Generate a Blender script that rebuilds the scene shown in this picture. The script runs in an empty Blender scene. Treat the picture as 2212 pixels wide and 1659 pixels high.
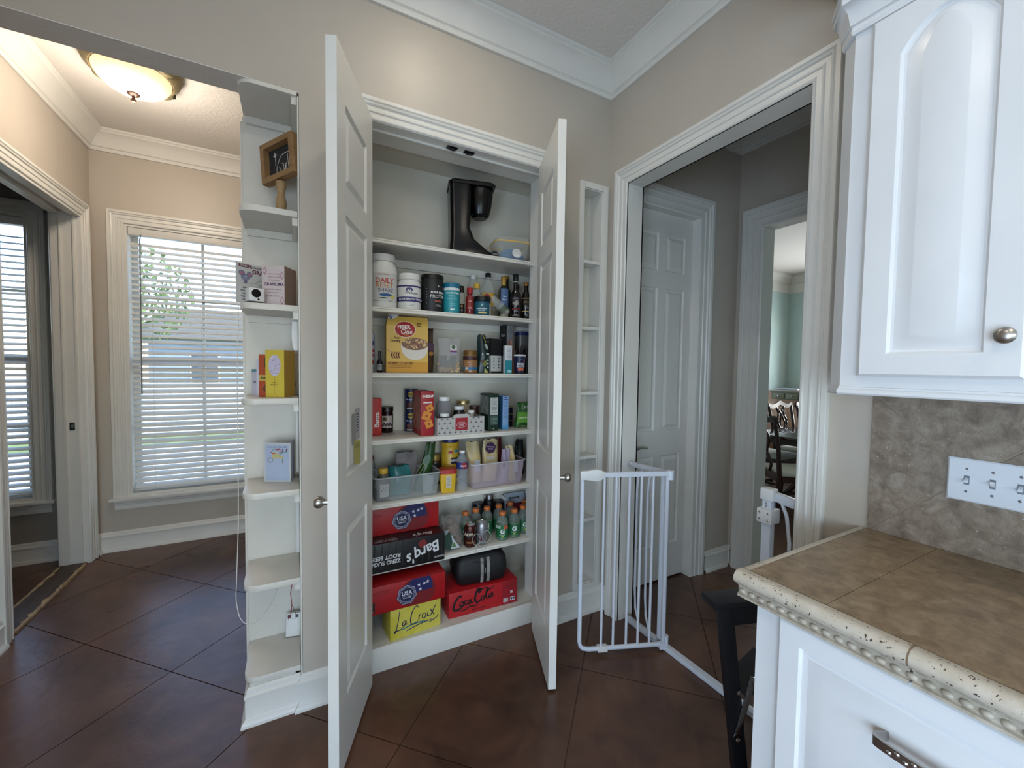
import bpy, bmesh, math, random
from mathutils import Vector, Matrix, Euler
random.seed(7)
S = bpy.context.scene
COL = S.collection
PI = math.pi
R = math.radians

# ------------------------------------------------------------------ camera, sky, lights, exposure
cam_d = bpy.data.cameras.new('camera')
cam_d.sensor_fit = 'HORIZONTAL'
cam_d.sensor_width = 36.0
cam_d.lens = 882.51 / 2212 * 36.0
cam_d.clip_start = 0.02
cam_d.clip_end = 200
cam = bpy.data.objects.new('camera', cam_d)
COL.objects.link(cam)
_yaw, _pit, _rol = 0.4913, -0.0410, 0.0140
_F = Vector((math.sin(_yaw) * math.cos(_pit), math.cos(_yaw) * math.cos(_pit), math.sin(_pit)))
_R0 = Vector((math.cos(_yaw), -math.sin(_yaw), 0))
_U0 = _R0.cross(_F)
_RR = _R0 * math.cos(_rol) + _U0 * math.sin(_rol)
_UU = -_R0 * math.sin(_rol) + _U0 * math.cos(_rol)
cam.matrix_world = Matrix(((_RR.x, _UU.x, -_F.x, -1.5925), (_RR.y, _UU.y, -_F.y, -1.8337), (_RR.z, _UU.z, -_F.z, 1.4117), (0, 0, 0, 1)))
S.camera = cam

W = bpy.data.worlds.new('sky'); S.world = W; W.use_nodes = True
_nt = W.node_tree
_sky = _nt.nodes.new('ShaderNodeTexSky'); _sky.sky_type = 'NISHITA'
_sky.sun_disc = False; _sky.sun_elevation = R(52); _sky.sun_rotation = R(120); _sky.air_density = 1.0; _sky.dust_density = 0.6
_bg = _nt.nodes['Background']; _bg.inputs['Strength'].default_value = 0.55
_nt.links.new(_sky.outputs[0], _bg.inputs[0])

def light(name, kind, loc, rot, energy, color, **kw):
    d = bpy.data.lights.new(name, kind); d.energy = energy; d.color = color
    for k, v in kw.items(): setattr(d, k, v)
    o = bpy.data.objects.new(name, d); COL.objects.link(o); o.location = loc; o.rotation_euler = [R(a) for a in rot]
    return o

# sun from behind the hall side of the house: lights the yard, reaches none of the rooms
light('sun', 'SUN', (6, -6, 9), (38, 0, 35), 3.6, (1, .95, .87), angle=R(.6))
# sky portals: one in every window of the house (they emit nothing of their own)
def portal(name, loc, rot, sx, sy):
    o = light(name, 'AREA', loc, rot, 1, (1, 1, 1), shape='RECTANGLE', size=sx, size_y=sy)
    o.data.cycles.is_portal = True
    return o
portal('sky_portal_nook', (-2.235, 2.40, 1.415), (-90, 0, 0), .95, 2.05)
portal('sky_portal_den', (-3.60, 2.40, 1.415), (-90, 0, 0), .95, 2.05)
portal('sky_portal_dining', (4.76, 2.40, 1.45), (-90, 0, 0), .95, 1.95)
# daylight falling through the big kitchen and dining windows (outside the glass, pointing in)
light('daylight_kitchen', 'AREA', (-3.30, -3.2, .95), (0, -90, 0), 80, (.60, .78, 1.0), shape='RECTANGLE', size=1.7, size_y=2.3)
light('daylight_kitchen_back', 'AREA', (-1.9, -5.0, 1.0), (90, 0, 0), 23, (.60, .78, 1.0), shape='RECTANGLE', size=2.2, size_y=1.7)
light('daylight_dining', 'AREA', (6.4, .68, 1.5), (0, 90, 0), 85, (.93, .97, 1.0), shape='RECTANGLE', size=1.8, size_y=1.5)

S.view_settings.view_transform = 'Standard'
S.view_settings.look = 'None'
S.view_settings.gamma = 1.0
S.view_settings.use_curve_mapping = False
S.view_settings.exposure = 0.75

# ------------------------------------------------------------------ helpers
def lin(c):
    return tuple((x / 255 / 12.92) if x / 255 <= 0.04045 else ((x / 255 + .055) / 1.055) ** 2.4 for x in c[:3]) + (1,)

MATS = {}
def mat(name, rgb=(200, 200, 200), rough=.5, metal=0, spec=.5, rgb2=None, nscale=8, nmix=.5, bump=0, bscale=60, emit=None, estr=0, clear=None, stretch=None, coat=0, detail=4, ndist=0):
    """procedural material: principled + noise colour variation + fine bump; clear = share that is see-through"""
    if name in MATS: return MATS[name]
    m = bpy.data.materials.new(name); m.use_nodes = True
    nt = m.node_tree; b = nt.nodes['Principled BSDF']
    b.inputs['Roughness'].default_value = rough; b.inputs['Metallic'].default_value = metal
    b.inputs['Specular IOR Level'].default_value = spec
    b.inputs['Coat Weight'].default_value = coat
    b.inputs['Base Color'].default_value = lin(rgb)
    m.diffuse_color = lin(rgb)
    tc = nt.nodes.new('ShaderNodeTexCoord'); mp = nt.nodes.new('ShaderNodeMapping')
    nt.links.new(tc.outputs['Object'], mp.inputs[0])
    if stretch: mp.inputs['Scale'].default_value = stretch
    if rgb2:
        n = nt.nodes.new('ShaderNodeTexNoise'); n.inputs['Scale'].default_value = nscale; n.inputs['Detail'].default_value = detail; n.inputs['Distortion'].default_value = ndist
        r = nt.nodes.new('ShaderNodeValToRGB'); r.color_ramp.elements[0].position = .5 - nmix / 2; r.color_ramp.elements[1].position = .5 + nmix / 2
        r.color_ramp.elements[0].color = lin(rgb); r.color_ramp.elements[1].color = lin(rgb2)
        nt.links.new(mp.outputs[0], n.inputs[0]); nt.links.new(n.outputs[0], r.inputs[0]); nt.links.new(r.outputs[0], b.inputs['Base Color'])
    if bump:
        n2 = nt.nodes.new('ShaderNodeTexNoise'); n2.inputs['Scale'].default_value = bscale; n2.inputs['Detail'].default_value = 3
        bp = nt.nodes.new('ShaderNodeBump'); bp.inputs['Strength'].default_value = bump; bp.inputs['Distance'].default_value = .01
        nt.links.new(mp.outputs[0], n2.inputs[0]); nt.links.new(n2.outputs[0], bp.inputs['Height']); nt.links.new(bp.outputs[0], b.inputs['Normal'])
    if emit:
        b.inputs['Emission Color'].default_value = lin(emit); b.inputs['Emission Strength'].default_value = estr
    if clear is not None:
        t = nt.nodes.new('ShaderNodeBsdfTransparent'); mx = nt.nodes.new('ShaderNodeMixShader'); mx.inputs[0].default_value = clear
        o = nt.nodes['Material Output']
        nt.links.new(b.outputs[0], mx.inputs[1]); nt.links.new(t.outputs[0], mx.inputs[2]); nt.links.new(mx.outputs[0], o.inputs[0])
    MATS[name] = m
    return m

def flat(rgb, rough=.55):
    return mat('print_%d_%d_%d_%d' % (*rgb, int(rough * 100)), rgb, rough)

class MB:
    def __init__(s): s.v = []; s.f = []
    def add(s, vs, fs):
        o = len(s.v); s.v += [tuple(x) for x in vs]; s.f += [tuple(i + o for i in f) for f in fs]; return s
    def box(s, x0, x1, y0, y1, z0, z1):
        return s.add([(x0, y0, z0), (x1, y0, z0), (x1, y1, z0), (x0, y1, z0), (x0, y0, z1), (x1, y0, z1), (x1, y1, z1), (x0, y1, z1)],
                     [(3, 2, 1, 0), (4, 5, 6, 7), (0, 1, 5, 4), (1, 2, 6, 5), (2, 3, 7, 6), (3, 0, 4, 7)])
    def cbox(s, c, sx, sy, sz):
        return s.box(c[0] - sx / 2, c[0] + sx / 2, c[1] - sy / 2, c[1] + sy / 2, c[2] - sz / 2, c[2] + sz / 2)
    def lathe(s, prof, n=24, c=(0, 0, 0), ax='z', sx=1, sy=1, capb=True, capt=True):
        vs = []
        for r, z in prof:
            for i in range(n):
                a = 2 * PI * i / n; x, y = r * math.cos(a) * sx, r * math.sin(a) * sy
                p = (x, y, z) if ax == 'z' else ((z, x, y) if ax == 'x' else (y, z, x))
                vs.append((p[0] + c[0], p[1] + c[1], p[2] + c[2]))
        fs = []
        for j in range(len(prof) - 1):
            for i in range(n):
                k = (i + 1) % n; fs.append((j * n + i, j * n + k, (j + 1) * n + k, (j + 1) * n + i))
        if capb: fs.append(tuple(range(n - 1, -1, -1)))
        if capt: fs.append(tuple((len(prof) - 1) * n + i for i in range(n)))
        return s.add(vs, fs)
    def cyl(s, r, z0, z1, n=24, c=(0, 0, 0), ax='z'): return s.lathe([(r, z0), (r, z1)], n, c, ax)
    def tube(s, pts, r, n=8, closed=False):
        pts = [Vector(p) for p in pts]; m = len(pts); vs = []; up = Vector((0.123, .217, .97))
        for i, p in enumerate(pts):
            if closed: t = pts[(i + 1) % m] - pts[i - 1]
            else: t = pts[min(i + 1, m - 1)] - pts[max(i - 1, 0)]
            t.normalize(); a = t.cross(up)
            if a.length < .05: a = t.cross(Vector((1, 0, 0)))
            a.normalize(); b = t.cross(a); rr = r[i] if isinstance(r, (list, tuple)) else r
            for k in range(n):
                q = 2 * PI * k / n; vs.append(p + a * math.cos(q) * rr + b * math.sin(q) * rr)
        fs = []
        for i in range(m if closed else m - 1):
            j = (i + 1) % m
            for k in range(n):
                l = (k + 1) % n; fs.append((i * n + k, i * n + l, j * n + l, j * n + k))
        if not closed: fs += [tuple(range(n - 1, -1, -1)), tuple((m - 1) * n + k for k in range(n))]
        return s.add(vs, fs)
    def bar(s, a, b, w, h, up=(0, 0, 1)):
        a = Vector(a); b = Vector(b); t = (b - a).normalized(); u = Vector(up); sd = t.cross(u)
        if sd.length < .01: sd = t.cross(Vector((0, 1, 0)))
        sd.normalize(); u = sd.cross(t); sd *= w / 2; u *= h / 2
        vs = [a - sd - u, a + sd - u, a + sd + u, a - sd + u, b - sd - u, b + sd - u, b + sd + u, b - sd + u]
        return s.add(vs, [(0, 1, 2, 3), (7, 6, 5, 4), (1, 0, 4, 5), (2, 1, 5, 6), (3, 2, 6, 7), (0, 3, 7, 4)])
    def prism(s, poly, d0, d1, fr=None):
        """2-D outline extruded from d0 to d1; fr(u,v,d)->xyz (default: x=u, z=v, y=d)"""
        fr = fr or (lambda u, v, d: (u, d, v)); n = len(poly)
        vs = [fr(u, v, d0) for u, v in poly] + [fr(u, v, d1) for u, v in poly]
        fs = [tuple(range(n)), tuple(range(2 * n - 1, n - 1, -1))] + [(i, n + i, n + (i + 1) % n, (i + 1) % n) for i in range(n)]
        return s.add(vs, fs)
    def loft(s, rings, capa=True, capb=True):
        n = len(rings[0]); vs = [p for r in rings for p in r]; fs = []
        for j in range(len(rings) - 1):
            for i in range(n):
                k = (i + 1) % n; fs.append((j * n + i, j * n + k, (j + 1) * n + k, (j + 1) * n + i))
        if capa: fs.append(tuple(range(n - 1, -1, -1)))
        if capb: fs.append(tuple((len(rings) - 1) * n + i for i in range(n)))
        return s.add(vs, fs)
    def strips(s, rows):
        """rows = list of point lists of equal length, joined by quads (open sheets: mouldings)"""
        n = len(rows[0]); vs = [p for r in rows for p in r]; fs = []
        for j in range(len(rows) - 1):
            for i in range(n - 1): fs.append((j * n + i, j * n + i + 1, (j + 1) * n + i + 1, (j + 1) * n + i))
        return s.add(vs, fs)
    def mesh(s, name, smooth=None, bevel=0, seg=2):
        me = bpy.data.meshes.new(name); me.from_pydata(s.v, [], s.f)
        bm = bmesh.new(); bm.from_mesh(me)
        bmesh.ops.recalc_face_normals(bm, faces=bm.faces)
        if bevel:
            ed = [e for e in bm.edges if len(e.link_faces) == 2 and e.calc_face_angle(0) > R(40)]
            bmesh.ops.bevel(bm, geom=ed, offset=bevel, segments=seg, profile=.6, affect='EDGES', clamp_overlap=True)
        bm.to_mesh(me); bm.free()
        if smooth is not None or bevel:
            me.polygons.foreach_set('use_smooth', [True] * len(me.polygons))
            me.set_sharp_from_angle(angle=R(smooth if smooth else 35))
        return me
    def obj(s, name, m, parent=None, smooth=None, bevel=0, seg=2, loc=None, rot=None):
        return put(name, s.mesh(name, smooth, bevel, seg), m, parent, loc, rot)

def put(name, me, m, parent=None, loc=None, rot=None):
    o = bpy.data.objects.new(name, me); COL.objects.link(o)
    if m is not None and not me.materials: me.materials.append(m)
    if parent: o.parent = parent
    if loc: o.location = loc
    if rot: o.rotation_euler = rot
    return o

def tag(o, label, cat, group=None):
    o['label'] = label; o['category'] = cat
    if group: o['group'] = group
    return o
def struct(o, label=None):
    o['kind'] = 'structure'
    if label: o['label'] = label
    return o
def thing(name, label, cat, loc=(0, 0, 0), rz=0, group=None):
    o = bpy.data.objects.new(name, None); o.empty_display_size = .02; COL.objects.link(o)
    o.location = loc; o.rotation_euler = (0, 0, rz)
    return tag(o, label, cat, group)
def copy_tree(o, parent=None):
    c = o.copy(); COL.objects.link(c); c.parent = parent
    for ch in list(o.children): copy_tree(ch, c)
    return c

TXT = {}
def text_me(s, size, shear=0, bold=0, align='CENTER', extr=.0003):
    key = (s, round(size, 5), shear, bold, align)
    if key in TXT: return TXT[key]
    cu = bpy.data.curves.new('lettering', 'FONT'); cu.body = s; cu.size = size; cu.shear = shear; cu.offset = bold * size
    cu.align_x = align; cu.align_y = 'CENTER'; cu.extrude = extr; cu.resolution_u = 3; cu.space_line = .8
    ob = bpy.data.objects.new('lettering', cu)
    me = bpy.data.meshes.new_from_object(ob); me.name = 'lettering'
    bpy.data.objects.remove(ob); bpy.data.curves.remove(cu)
    TXT[key] = me
    return me
def lettering(parent, s, size, rgb, u, v, d, rad=None, shear=0, bold=.02, sx=1, rot=0, fr=None, name='lettering', phi=0):
    """print s on the front (-y) of parent: u across, v up, d = front plane y (or radius rad of a round front, turned by phi)"""
    src = text_me(s, size, shear, bold); me = src.copy(); ca, sa = math.cos(rot), math.sin(rot)
    for p in me.vertices:
        x, y, e = p.co.x * sx, p.co.y, p.co.z
        x, y = x * ca - y * sa + u, x * sa + y * ca + v
        e = e + .0006
        if fr: p.co = fr(x, y, e)
        elif rad: a = x / rad + phi; p.co = ((rad + e) * math.sin(a), -(rad + e) * math.cos(a), y)
        else: p.co = (x, d - e, y)
    me.materials.clear()
    return put(name, me, flat(rgb), parent)
def badge(parent, poly, rgb, d, th=.0004, name='printed_patch', rad=None, fr=None, rough=.55, phi=0):
    """flat printed shape on the front (-y) plane y=d, or wrapped on a round front of radius rad"""
    mb = MB()
    if rad:
        us = [p[0] for p in poly]; u0, u1 = min(us), max(us); n = max(2, int((u1 - u0) / rad * 8)); vs = [p[1] for p in poly]; v0, v1 = min(vs), max(vs)
        if len(poly) == 4 and len(set(round(p[0], 6) for p in poly)) == 2:
            rows = [[((rad + th) * math.sin(a), -(rad + th) * math.cos(a), z) for a in [(u0 + (u1 - u0) * i / n) / rad + phi for i in range(n + 1)]] for z in (v0, v1)]
            mb.strips(rows)
        else:
            cols = []; n = max(4, n * 2)
            for i in range(n + 1):
                u = u0 + (u1 - u0) * min(max(i / n, .004), .996); hit = []
                for k in range(len(poly)):
                    (ua, va), (ub, vb) = poly[k], poly[(k + 1) % len(poly)]
                    if (ua - u) * (ub - u) <= 0 and ua != ub: hit.append(va + (vb - va) * (u - ua) / (ub - ua))
                if hit: cols.append((u / rad + phi, min(hit), max(hit)))
            mb.strips([[((rad + th) * math.sin(a), -(rad + th) * math.cos(a), lo) for a, lo, hi in cols], [((rad + th) * math.sin(a), -(rad + th) * math.cos(a), hi) for a, lo, hi in cols]])
    elif fr: mb.prism(poly, 0, th, fr)
    else: mb.prism(poly, d, d - th)
    return mb.obj(name, flat(rgb, rough), parent)
def rect(u, v, w, h): return [(u - w / 2, v - h / 2), (u + w / 2, v - h / 2), (u + w / 2, v + h / 2), (u - w / 2, v + h / 2)]
def oval(u, v, a, b, n=28, rot=0):
    return [(u + a * math.cos(t) * math.cos(rot) - b * math.sin(t) * math.sin(rot), v + a * math.cos(t) * math.sin(rot) + b * math.sin(t) * math.cos(rot)) for t in [2 * PI * i / n for i in range(n)]]
def ngon(u, v, r, n, rot=0): return [(u + r * math.cos(rot + 2 * PI * i / n), v + r * math.sin(rot + 2 * PI * i / n)) for i in range(n)]
def star(u, v, r, n=5, q=.42, rot=PI / 2): return [(u + (r if i % 2 == 0 else r * q) * math.cos(rot + PI * i / n), v + (r if i % 2 == 0 else r * q) * math.sin(rot + PI * i / n)) for i in range(2 * n)]
def smooth_line(pts, k=6):
    out = []; m = len(pts)
    for i in range(m - 1):
        p0, p1, p2, p3 = pts[max(i - 1, 0)], pts[i], pts[i + 1], pts[min(i + 2, m - 1)]
        for j in range(k):
            t = j / k
            out.append(tuple(.5 * (2 * b + (c - a) * t + (2 * a - 5 * b + 4 * c - e) * t * t + (3 * b - a - 3 * c + e) * t ** 3) for a, b, c, e in zip(p0, p1, p2, p3)))
    out.append(tuple(pts[-1])); return out
def strokes(parent, lines, rgb, d, w, name='lettering', fr=None, e=.0006):
    """hand-drawn marks: list of (points[, width factor]) as thin ribbons on the front plane y=d"""
    mb = MB()
    for ln in lines:
        pts, wf = (ln if isinstance(ln, tuple) and isinstance(ln[0], list) else (ln, 1))
        q = smooth_line(pts, 5) if len(pts) > 2 else pts; n = len(q); L = []; Rr = []
        for i in range(n):
            a, b = q[max(i - 1, 0)], q[min(i + 1, n - 1)]; dx, dy = b[0] - a[0], b[1] - a[1]; l = math.hypot(dx, dy) or 1
            ww = w * wf * (.55 + .45 * math.sin(PI * (i + .5) / n)) / 2
            L.append((q[i][0] - dy / l * ww, q[i][1] + dx / l * ww)); Rr.append((q[i][0] + dy / l * ww, q[i][1] - dx / l * ww))
        f = fr or (lambda u, v, h: (u, d - h, v))
        mb.strips([[f(u, v, e) for u, v in L], [f(u, v, e) for u, v in Rr]])
    return mb.obj(name, flat(rgb), parent)
def clip(poly, x0, x1, y0, y1):
    for ax, lim, sg in ((0, x0, 1), (0, x1, -1), (1, y0, 1), (1, y1, -1)):
        out = []
        for i in range(len(poly)):
            a, b = poly[i], poly[(i + 1) % len(poly)]; ia, ib = sg * (a[ax] - lim) >= -1e-9, sg * (b[ax] - lim) >= -1e-9
            if ia: out.append(a)
            if ia != ib:
                t = (lim - a[ax]) / (b[ax] - a[ax]); out.append((a[0] + (b[0] - a[0]) * t, a[1] + (b[1] - a[1]) * t))
        poly = out
        if len(poly) < 3: return []
    res = [p for i, p in enumerate(poly) if math.hypot(p[0] - poly[i - 1][0], p[1] - poly[i - 1][1]) > 1e-5]
    return res if len(res) >= 3 else []

# ------------------------------------------------------------------ shared materials
WALL = mat('greige_wall_paint', (192, 183, 170), .42, rgb2=(187, 178, 165), nscale=3, bump=.06, bscale=220)
NOOK = WALL
TRIM = mat('white_trim_paint', (226, 224, 217), .32, rgb2=(220, 218, 211), nscale=5, bump=.02, bscale=120)
CEIL = mat('ceiling_paint', (222, 217, 210), .9, bump=.35, bscale=55)
SHELF = mat('white_shelf_paint', (222, 219, 210), .35, rgb2=(214, 210, 200), nscale=9)
PANTRY = mat('cream_pantry_paint', (216, 211, 198), .45, rgb2=(209, 204, 190), nscale=4)
TEAL = mat('teal_wall_paint', (182, 203, 200), .5, rgb2=(176, 198, 195), nscale=3)
CABW = mat('white_cabinet_paint', (228, 229, 230), .28, rgb2=(222, 224, 226), nscale=6, bump=.02, bscale=90)
JOINT = mat('score_joint', (84, 64, 50), .8)
GATE = mat('white_gate_enamel', (214, 220, 230), .3)
NICKEL = mat('brushed_nickel', (176, 172, 166), .32, 1)
CHROME = mat('bright_steel', (200, 200, 205), .18, 1)
BLACKP = mat('black_plastic', (13, 13, 14), .22)
BLACKM = mat('black_paint', (20, 21, 25), .45)
DARKW = mat('dark_mahogany', (62, 24, 15), .28, rgb2=(36, 13, 9), nscale=14, stretch=(1, 1, 6))
S.cycles.use_adaptive_sampling = True; S.cycles.adaptive_threshold = .06; S.cycles.caustics_reflective = False; S.cycles.caustics_refractive = False; S.cycles.blur_glossy = .5
S.cycles.max_bounces = 6; S.cycles.diffuse_bounces = 3; S.cycles.glossy_bounces = 3; S.cycles.transmission_bounces = 4; S.cycles.transparent_max_bounces = 12
GLASS = mat('window_glass', (235, 245, 245), .03, clear=.92)
CLEARP = mat('clear_plastic', (225, 230, 228), .12, clear=.8)
BINP = mat('bin_plastic', (200, 208, 210), .2, clear=.8)
FROST = mat('frosted_plastic', (206, 190, 200), .45, clear=.68)
WHITEP = mat('white_plastic', (226, 226, 224), .35)
# ------------------------------------------------------------------ the setting: floor
CH = 3.05      # ceiling height
XL, YW, XD = -2.864, 2.202, 1.189
fm = bpy.data.materials.new('stained_concrete'); fm.use_nodes = True
def _floor_nodes(m):
    nt = m.node_tree; b = nt.nodes['Principled BSDF']; b.inputs['Roughness'].default_value = .3
    tc = nt.nodes.new('ShaderNodeTexCoord'); g = nt.nodes.new('ShaderNodeNewGeometry')
    def noise(scale, det, dist=0):
        n = nt.nodes.new('ShaderNodeTexNoise'); n.inputs['Scale'].default_value = scale; n.inputs['Detail'].default_value = det; n.inputs['Distortion'].default_value = dist
        nt.links.new(g.outputs['Position'], n.inputs[0]); return n
    def ramp(src, stops):
        r = nt.nodes.new('ShaderNodeValToRGB'); e = r.color_ramp.elements
        e[0].position, e[0].color = stops[0][0], lin(stops[0][1]); e[1].position, e[1].color = stops[-1][0], lin(stops[-1][1])
        for p, c in stops[1:-1]: x = e.new(p); x.color = lin(c)
        nt.links.new(src.outputs[0], r.inputs[0]); return r
    a = ramp(noise(1.7, 7, .9), [(.3, (58, 38, 30)), (.5, (82, 54, 42)), (.72, (112, 79, 60))])
    c = ramp(noise(6, 8, 1.6), [(.35, (0, 0, 0)), (.75, (255, 255, 255))])
    mx = nt.nodes.new('ShaderNodeMix'); mx.data_type = 'RGBA'; mx.blend_type = 'MIX'
    w = nt.nodes.new('ShaderNodeMath'); w.operation = 'MULTIPLY'; w.inputs[1].default_value = .35
    nt.links.new(c.outputs[0], w.inputs[0]); nt.links.new(w.outputs[0], mx.inputs[0]); nt.links.new(a.outputs[0], mx.inputs[6]); mx.inputs[7].default_value = lin((122, 88, 66))
    nt.links.new(mx.outputs[2], b.inputs['Base Color'])
    rr = nt.nodes.new('ShaderNodeMapRange'); rr.inputs[3].default_value = .2; rr.inputs[4].default_value = .42
    nt.links.new(noise(3, 5).outputs[0], rr.inputs[0]); nt.links.new(rr.outputs[0], b.inputs['Roughness'])
    bp = nt.nodes.new('ShaderNodeBump'); bp.inputs['Strength'].default_value = .12; bp.inputs['Distance'].default_value = .01
    nt.links.new(noise(26, 5).outputs[0], bp.inputs['Height']); nt.links.new(bp.outputs[0], b.inputs['Normal'])
_floor_nodes(fm)
FX0, FX1, FY0, FY1 = -5.3, 6.2, -4.7, 2.35
floor = struct(MB().box(FX0, FX1, FY0, FY1, -.12, -.005).obj('floor', JOINT), 'brown stained concrete floor scored into diagonal squares')
_r2 = 2 ** .5; PT = .597; U0, V0 = -.539, -.634
_full = None
for iu in range(-14, 16):
    for iv in range(-14, 18):
        u0, v0 = U0 + iu * PT, V0 + iv * PT; g = .0022
        q = [(u0 + g, v0 + g), (u0 + PT - g, v0 + g), (u0 + PT - g, v0 + PT - g), (u0 + g, v0 + PT - g)]
        poly = [((a + b) / _r2, (a - b) / _r2) for a, b in q]
        cp = clip(poly, FX0, FX1, FY0, FY1)
        if not cp: continue
        c = (sum(p[0] for p in poly) / 4, sum(p[1] for p in poly) / 4)
        whole = len(cp) == 4 and all(min(abs(p[0] - r[0]) + abs(p[1] - r[1]) for r in poly) < 1e-4 for p in cp)
        if whole and _full: put('floor_slab', _full, fm, floor, (c[0], c[1], 0)); continue
        me = MB().prism([(p[0] - c[0], p[1] - c[1]) for p in cp], -.005, 0, lambda a, b, d: (a, b, d)).mesh('floor_slab')
        if whole: _full = me
        put('floor_slab', me, fm, floor, (c[0], c[1], 0))

# ------------------------------------------------------------------ ceiling and walls
struct(MB().box(-5.5, 6.2, -4.9, 2.5, CH, CH + .12).obj('ceiling', CEIL))
def wall(name, m, *boxes):
    mb = MB()
    for b in boxes: mb.box(*b)
    return struct(mb.obj(name, m))
PX0, PX1 = -1.32, -.412        # pantry opening
wall('wall_back', WALL,
     (-3.05, -1.567, 0, .118, 2.467, CH),                       # header over the nook opening
     (-1.567, PX0, 0, .104, 0, CH), (PX0, PX1, 0, .104, 2.44, CH), (PX1, -.182, 0, .104, 0, CH),
     (-.182, -.048, 0, .104, 2.404, CH), (-.182, -.048, 0, .104, 0, .17), (-.048, .104, 0, .104, 0, CH))
wall('wall_hall', WALL, (.104, .2, 0, .104, 0, CH), (.2, .78, 0, .104, 2.41, CH), (.78, XD, 0, .104, 0, CH),
     (.104, XD + .11, -1.62, -1.5, 0, CH))
wall('wall_right', WALL, (0, .104, -.148, 0, 0, CH), (0, .104, -1.041, -.148, 2.41, CH), (0, .104, -4.7, -1.041, 0, CH))
wall('wall_left', WALL, (XL - .146, XL, 2.045, YW, 0, CH), (XL - .146, XL, 1.13, 2.045, 2.41, CH), (XL - .146, XL, -1.3, 1.13, 0, CH),
     (XL - .146, XL, -2.0, -1.3, 0, CH), (XL - .146, XL, -4.4, -2.0, 2.1, CH), (XL - .146, XL, -4.4, -2.0, 0, .04), (XL - .146, XL, -4.7, -4.4, 0, CH))
wall('wall_front', WALL, (-5.4, -3.1, -4.85, -4.7, 0, CH), (-.7, XD, -4.85, -4.7, 0, CH), (-3.1, -.7, -4.85, -4.7, 2.1, CH), (-3.1, -.7, -4.85, -4.7, 0, .2))
w6 = struct(MB().box(-3.1, -3.04, -4.80, -4.74, .2, 2.1).box(-.76, -.7, -4.80, -4.74, .2, 2.1).box(-1.93, -1.87, -4.80, -4.74, .26, 2.04).box(-3.04, -.76, -4.80, -4.74, 2.04, 2.1).box(-3.04, -.76, -4.80, -4.74, .2, .26).obj('window_6', TRIM))
for x0, x1 in ((-3.04, -1.93), (-1.87, -.76)): MB().box(x0, x1, -4.775, -4.77, .26, 2.04).obj('pane', GLASS, w6)
WZ0, WZ1 = .40, 2.43
wall('wall_nook', WALL, (XL - .146, -2.69, YW, YW + .15, 0, CH), (-2.69, -1.78, YW, YW + .15, 0, WZ0), (-2.69, -1.78, YW, YW + .15, WZ1, CH), (-1.78, XD, YW, YW + .15, 0, CH),
     (-1.42, -1.3, .45, YW, 0, CH))
DEN = mat('dimmed_den_wall', (150, 144, 136), .5)  # wall colour darkened to stand for the unlit den
wall('wall_den', DEN, (-5.4, -4.05, YW, YW + .15, 0, CH), (-4.05, -3.178, YW, YW + .15, 0, .44), (-4.05, -3.178, YW, YW + .15, 2.40, CH), (-3.178, XL - .146, YW, YW + .15, 0, CH),
     (-5.5, -5.4, -4.8, YW + .15, 0, CH), (-5.4, XL - .146, -.2, -.1, 0, CH))
wall('wall_dining', TEAL, (XD + .11, 4.30, YW, YW + .15, 0, CH), (4.30, 5.219, YW, YW + .15, 0, .5), (4.30, 5.219, YW, YW + .15, 2.40, CH), (5.219, 6.0, YW, YW + .15, 0, CH),
     (6.0, 6.15, 1.45, YW + .15, 0, CH), (6.0, 6.15, -2.45, -.1, 0, CH), (6.0, 6.15, -.1, 1.45, 0, .6), (6.0, 6.15, -.1, 1.45, 2.4, CH), (XD + .11, 6.0, -2.45, -2.3, 0, CH),
     (XD + .1, XD + .115, -2.3, -1.05, 0, CH), (XD + .1, XD + .115, -.175, YW, 0, CH), (XD + .1, XD + .115, -1.05, -.175, 2.376, CH))
wall('wall_hall_end', WALL, (XD, XD + .1, -.175, .104, 0, CH), (XD, XD + .1, -1.05, -.175, 2.376, CH), (XD, XD + .1, -2.3, -1.05, 0, CH), (XD, XD + .1, .104, YW, 0, CH))
# soffit box over the kitchen cabinets
wall('wall_soffit', WALL, (-.40, 0, -4.7, -1.112, 2.6, CH))
# pantry closet shell
wall('wall_pantry_left', PANTRY, (-1.567, -1.45, .104, .45, 0, CH))
wall('wall_pantry_right', PANTRY, (-.30, -.20, .104, .45, 0, CH))
wall('wall_pantry_back', PANTRY, (-1.45, -.30, .40, .45, 0, CH))
wall('ceiling_pantry', PANTRY, (-1.45, -.30, .104, .40, 2.47, CH))
wall('wall_pantry_return_left', PANTRY, (-1.45, PX0, .104, .17, 0, 2.47))
wall('wall_pantry_return_right', PANTRY, (PX1, -.30, .104, .17, 0, 2.47))
struct(MB().box(-3.05, -1.567, .001, .117, 2.4635, 2.467).obj('trim_header_soffit', CEIL))

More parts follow.
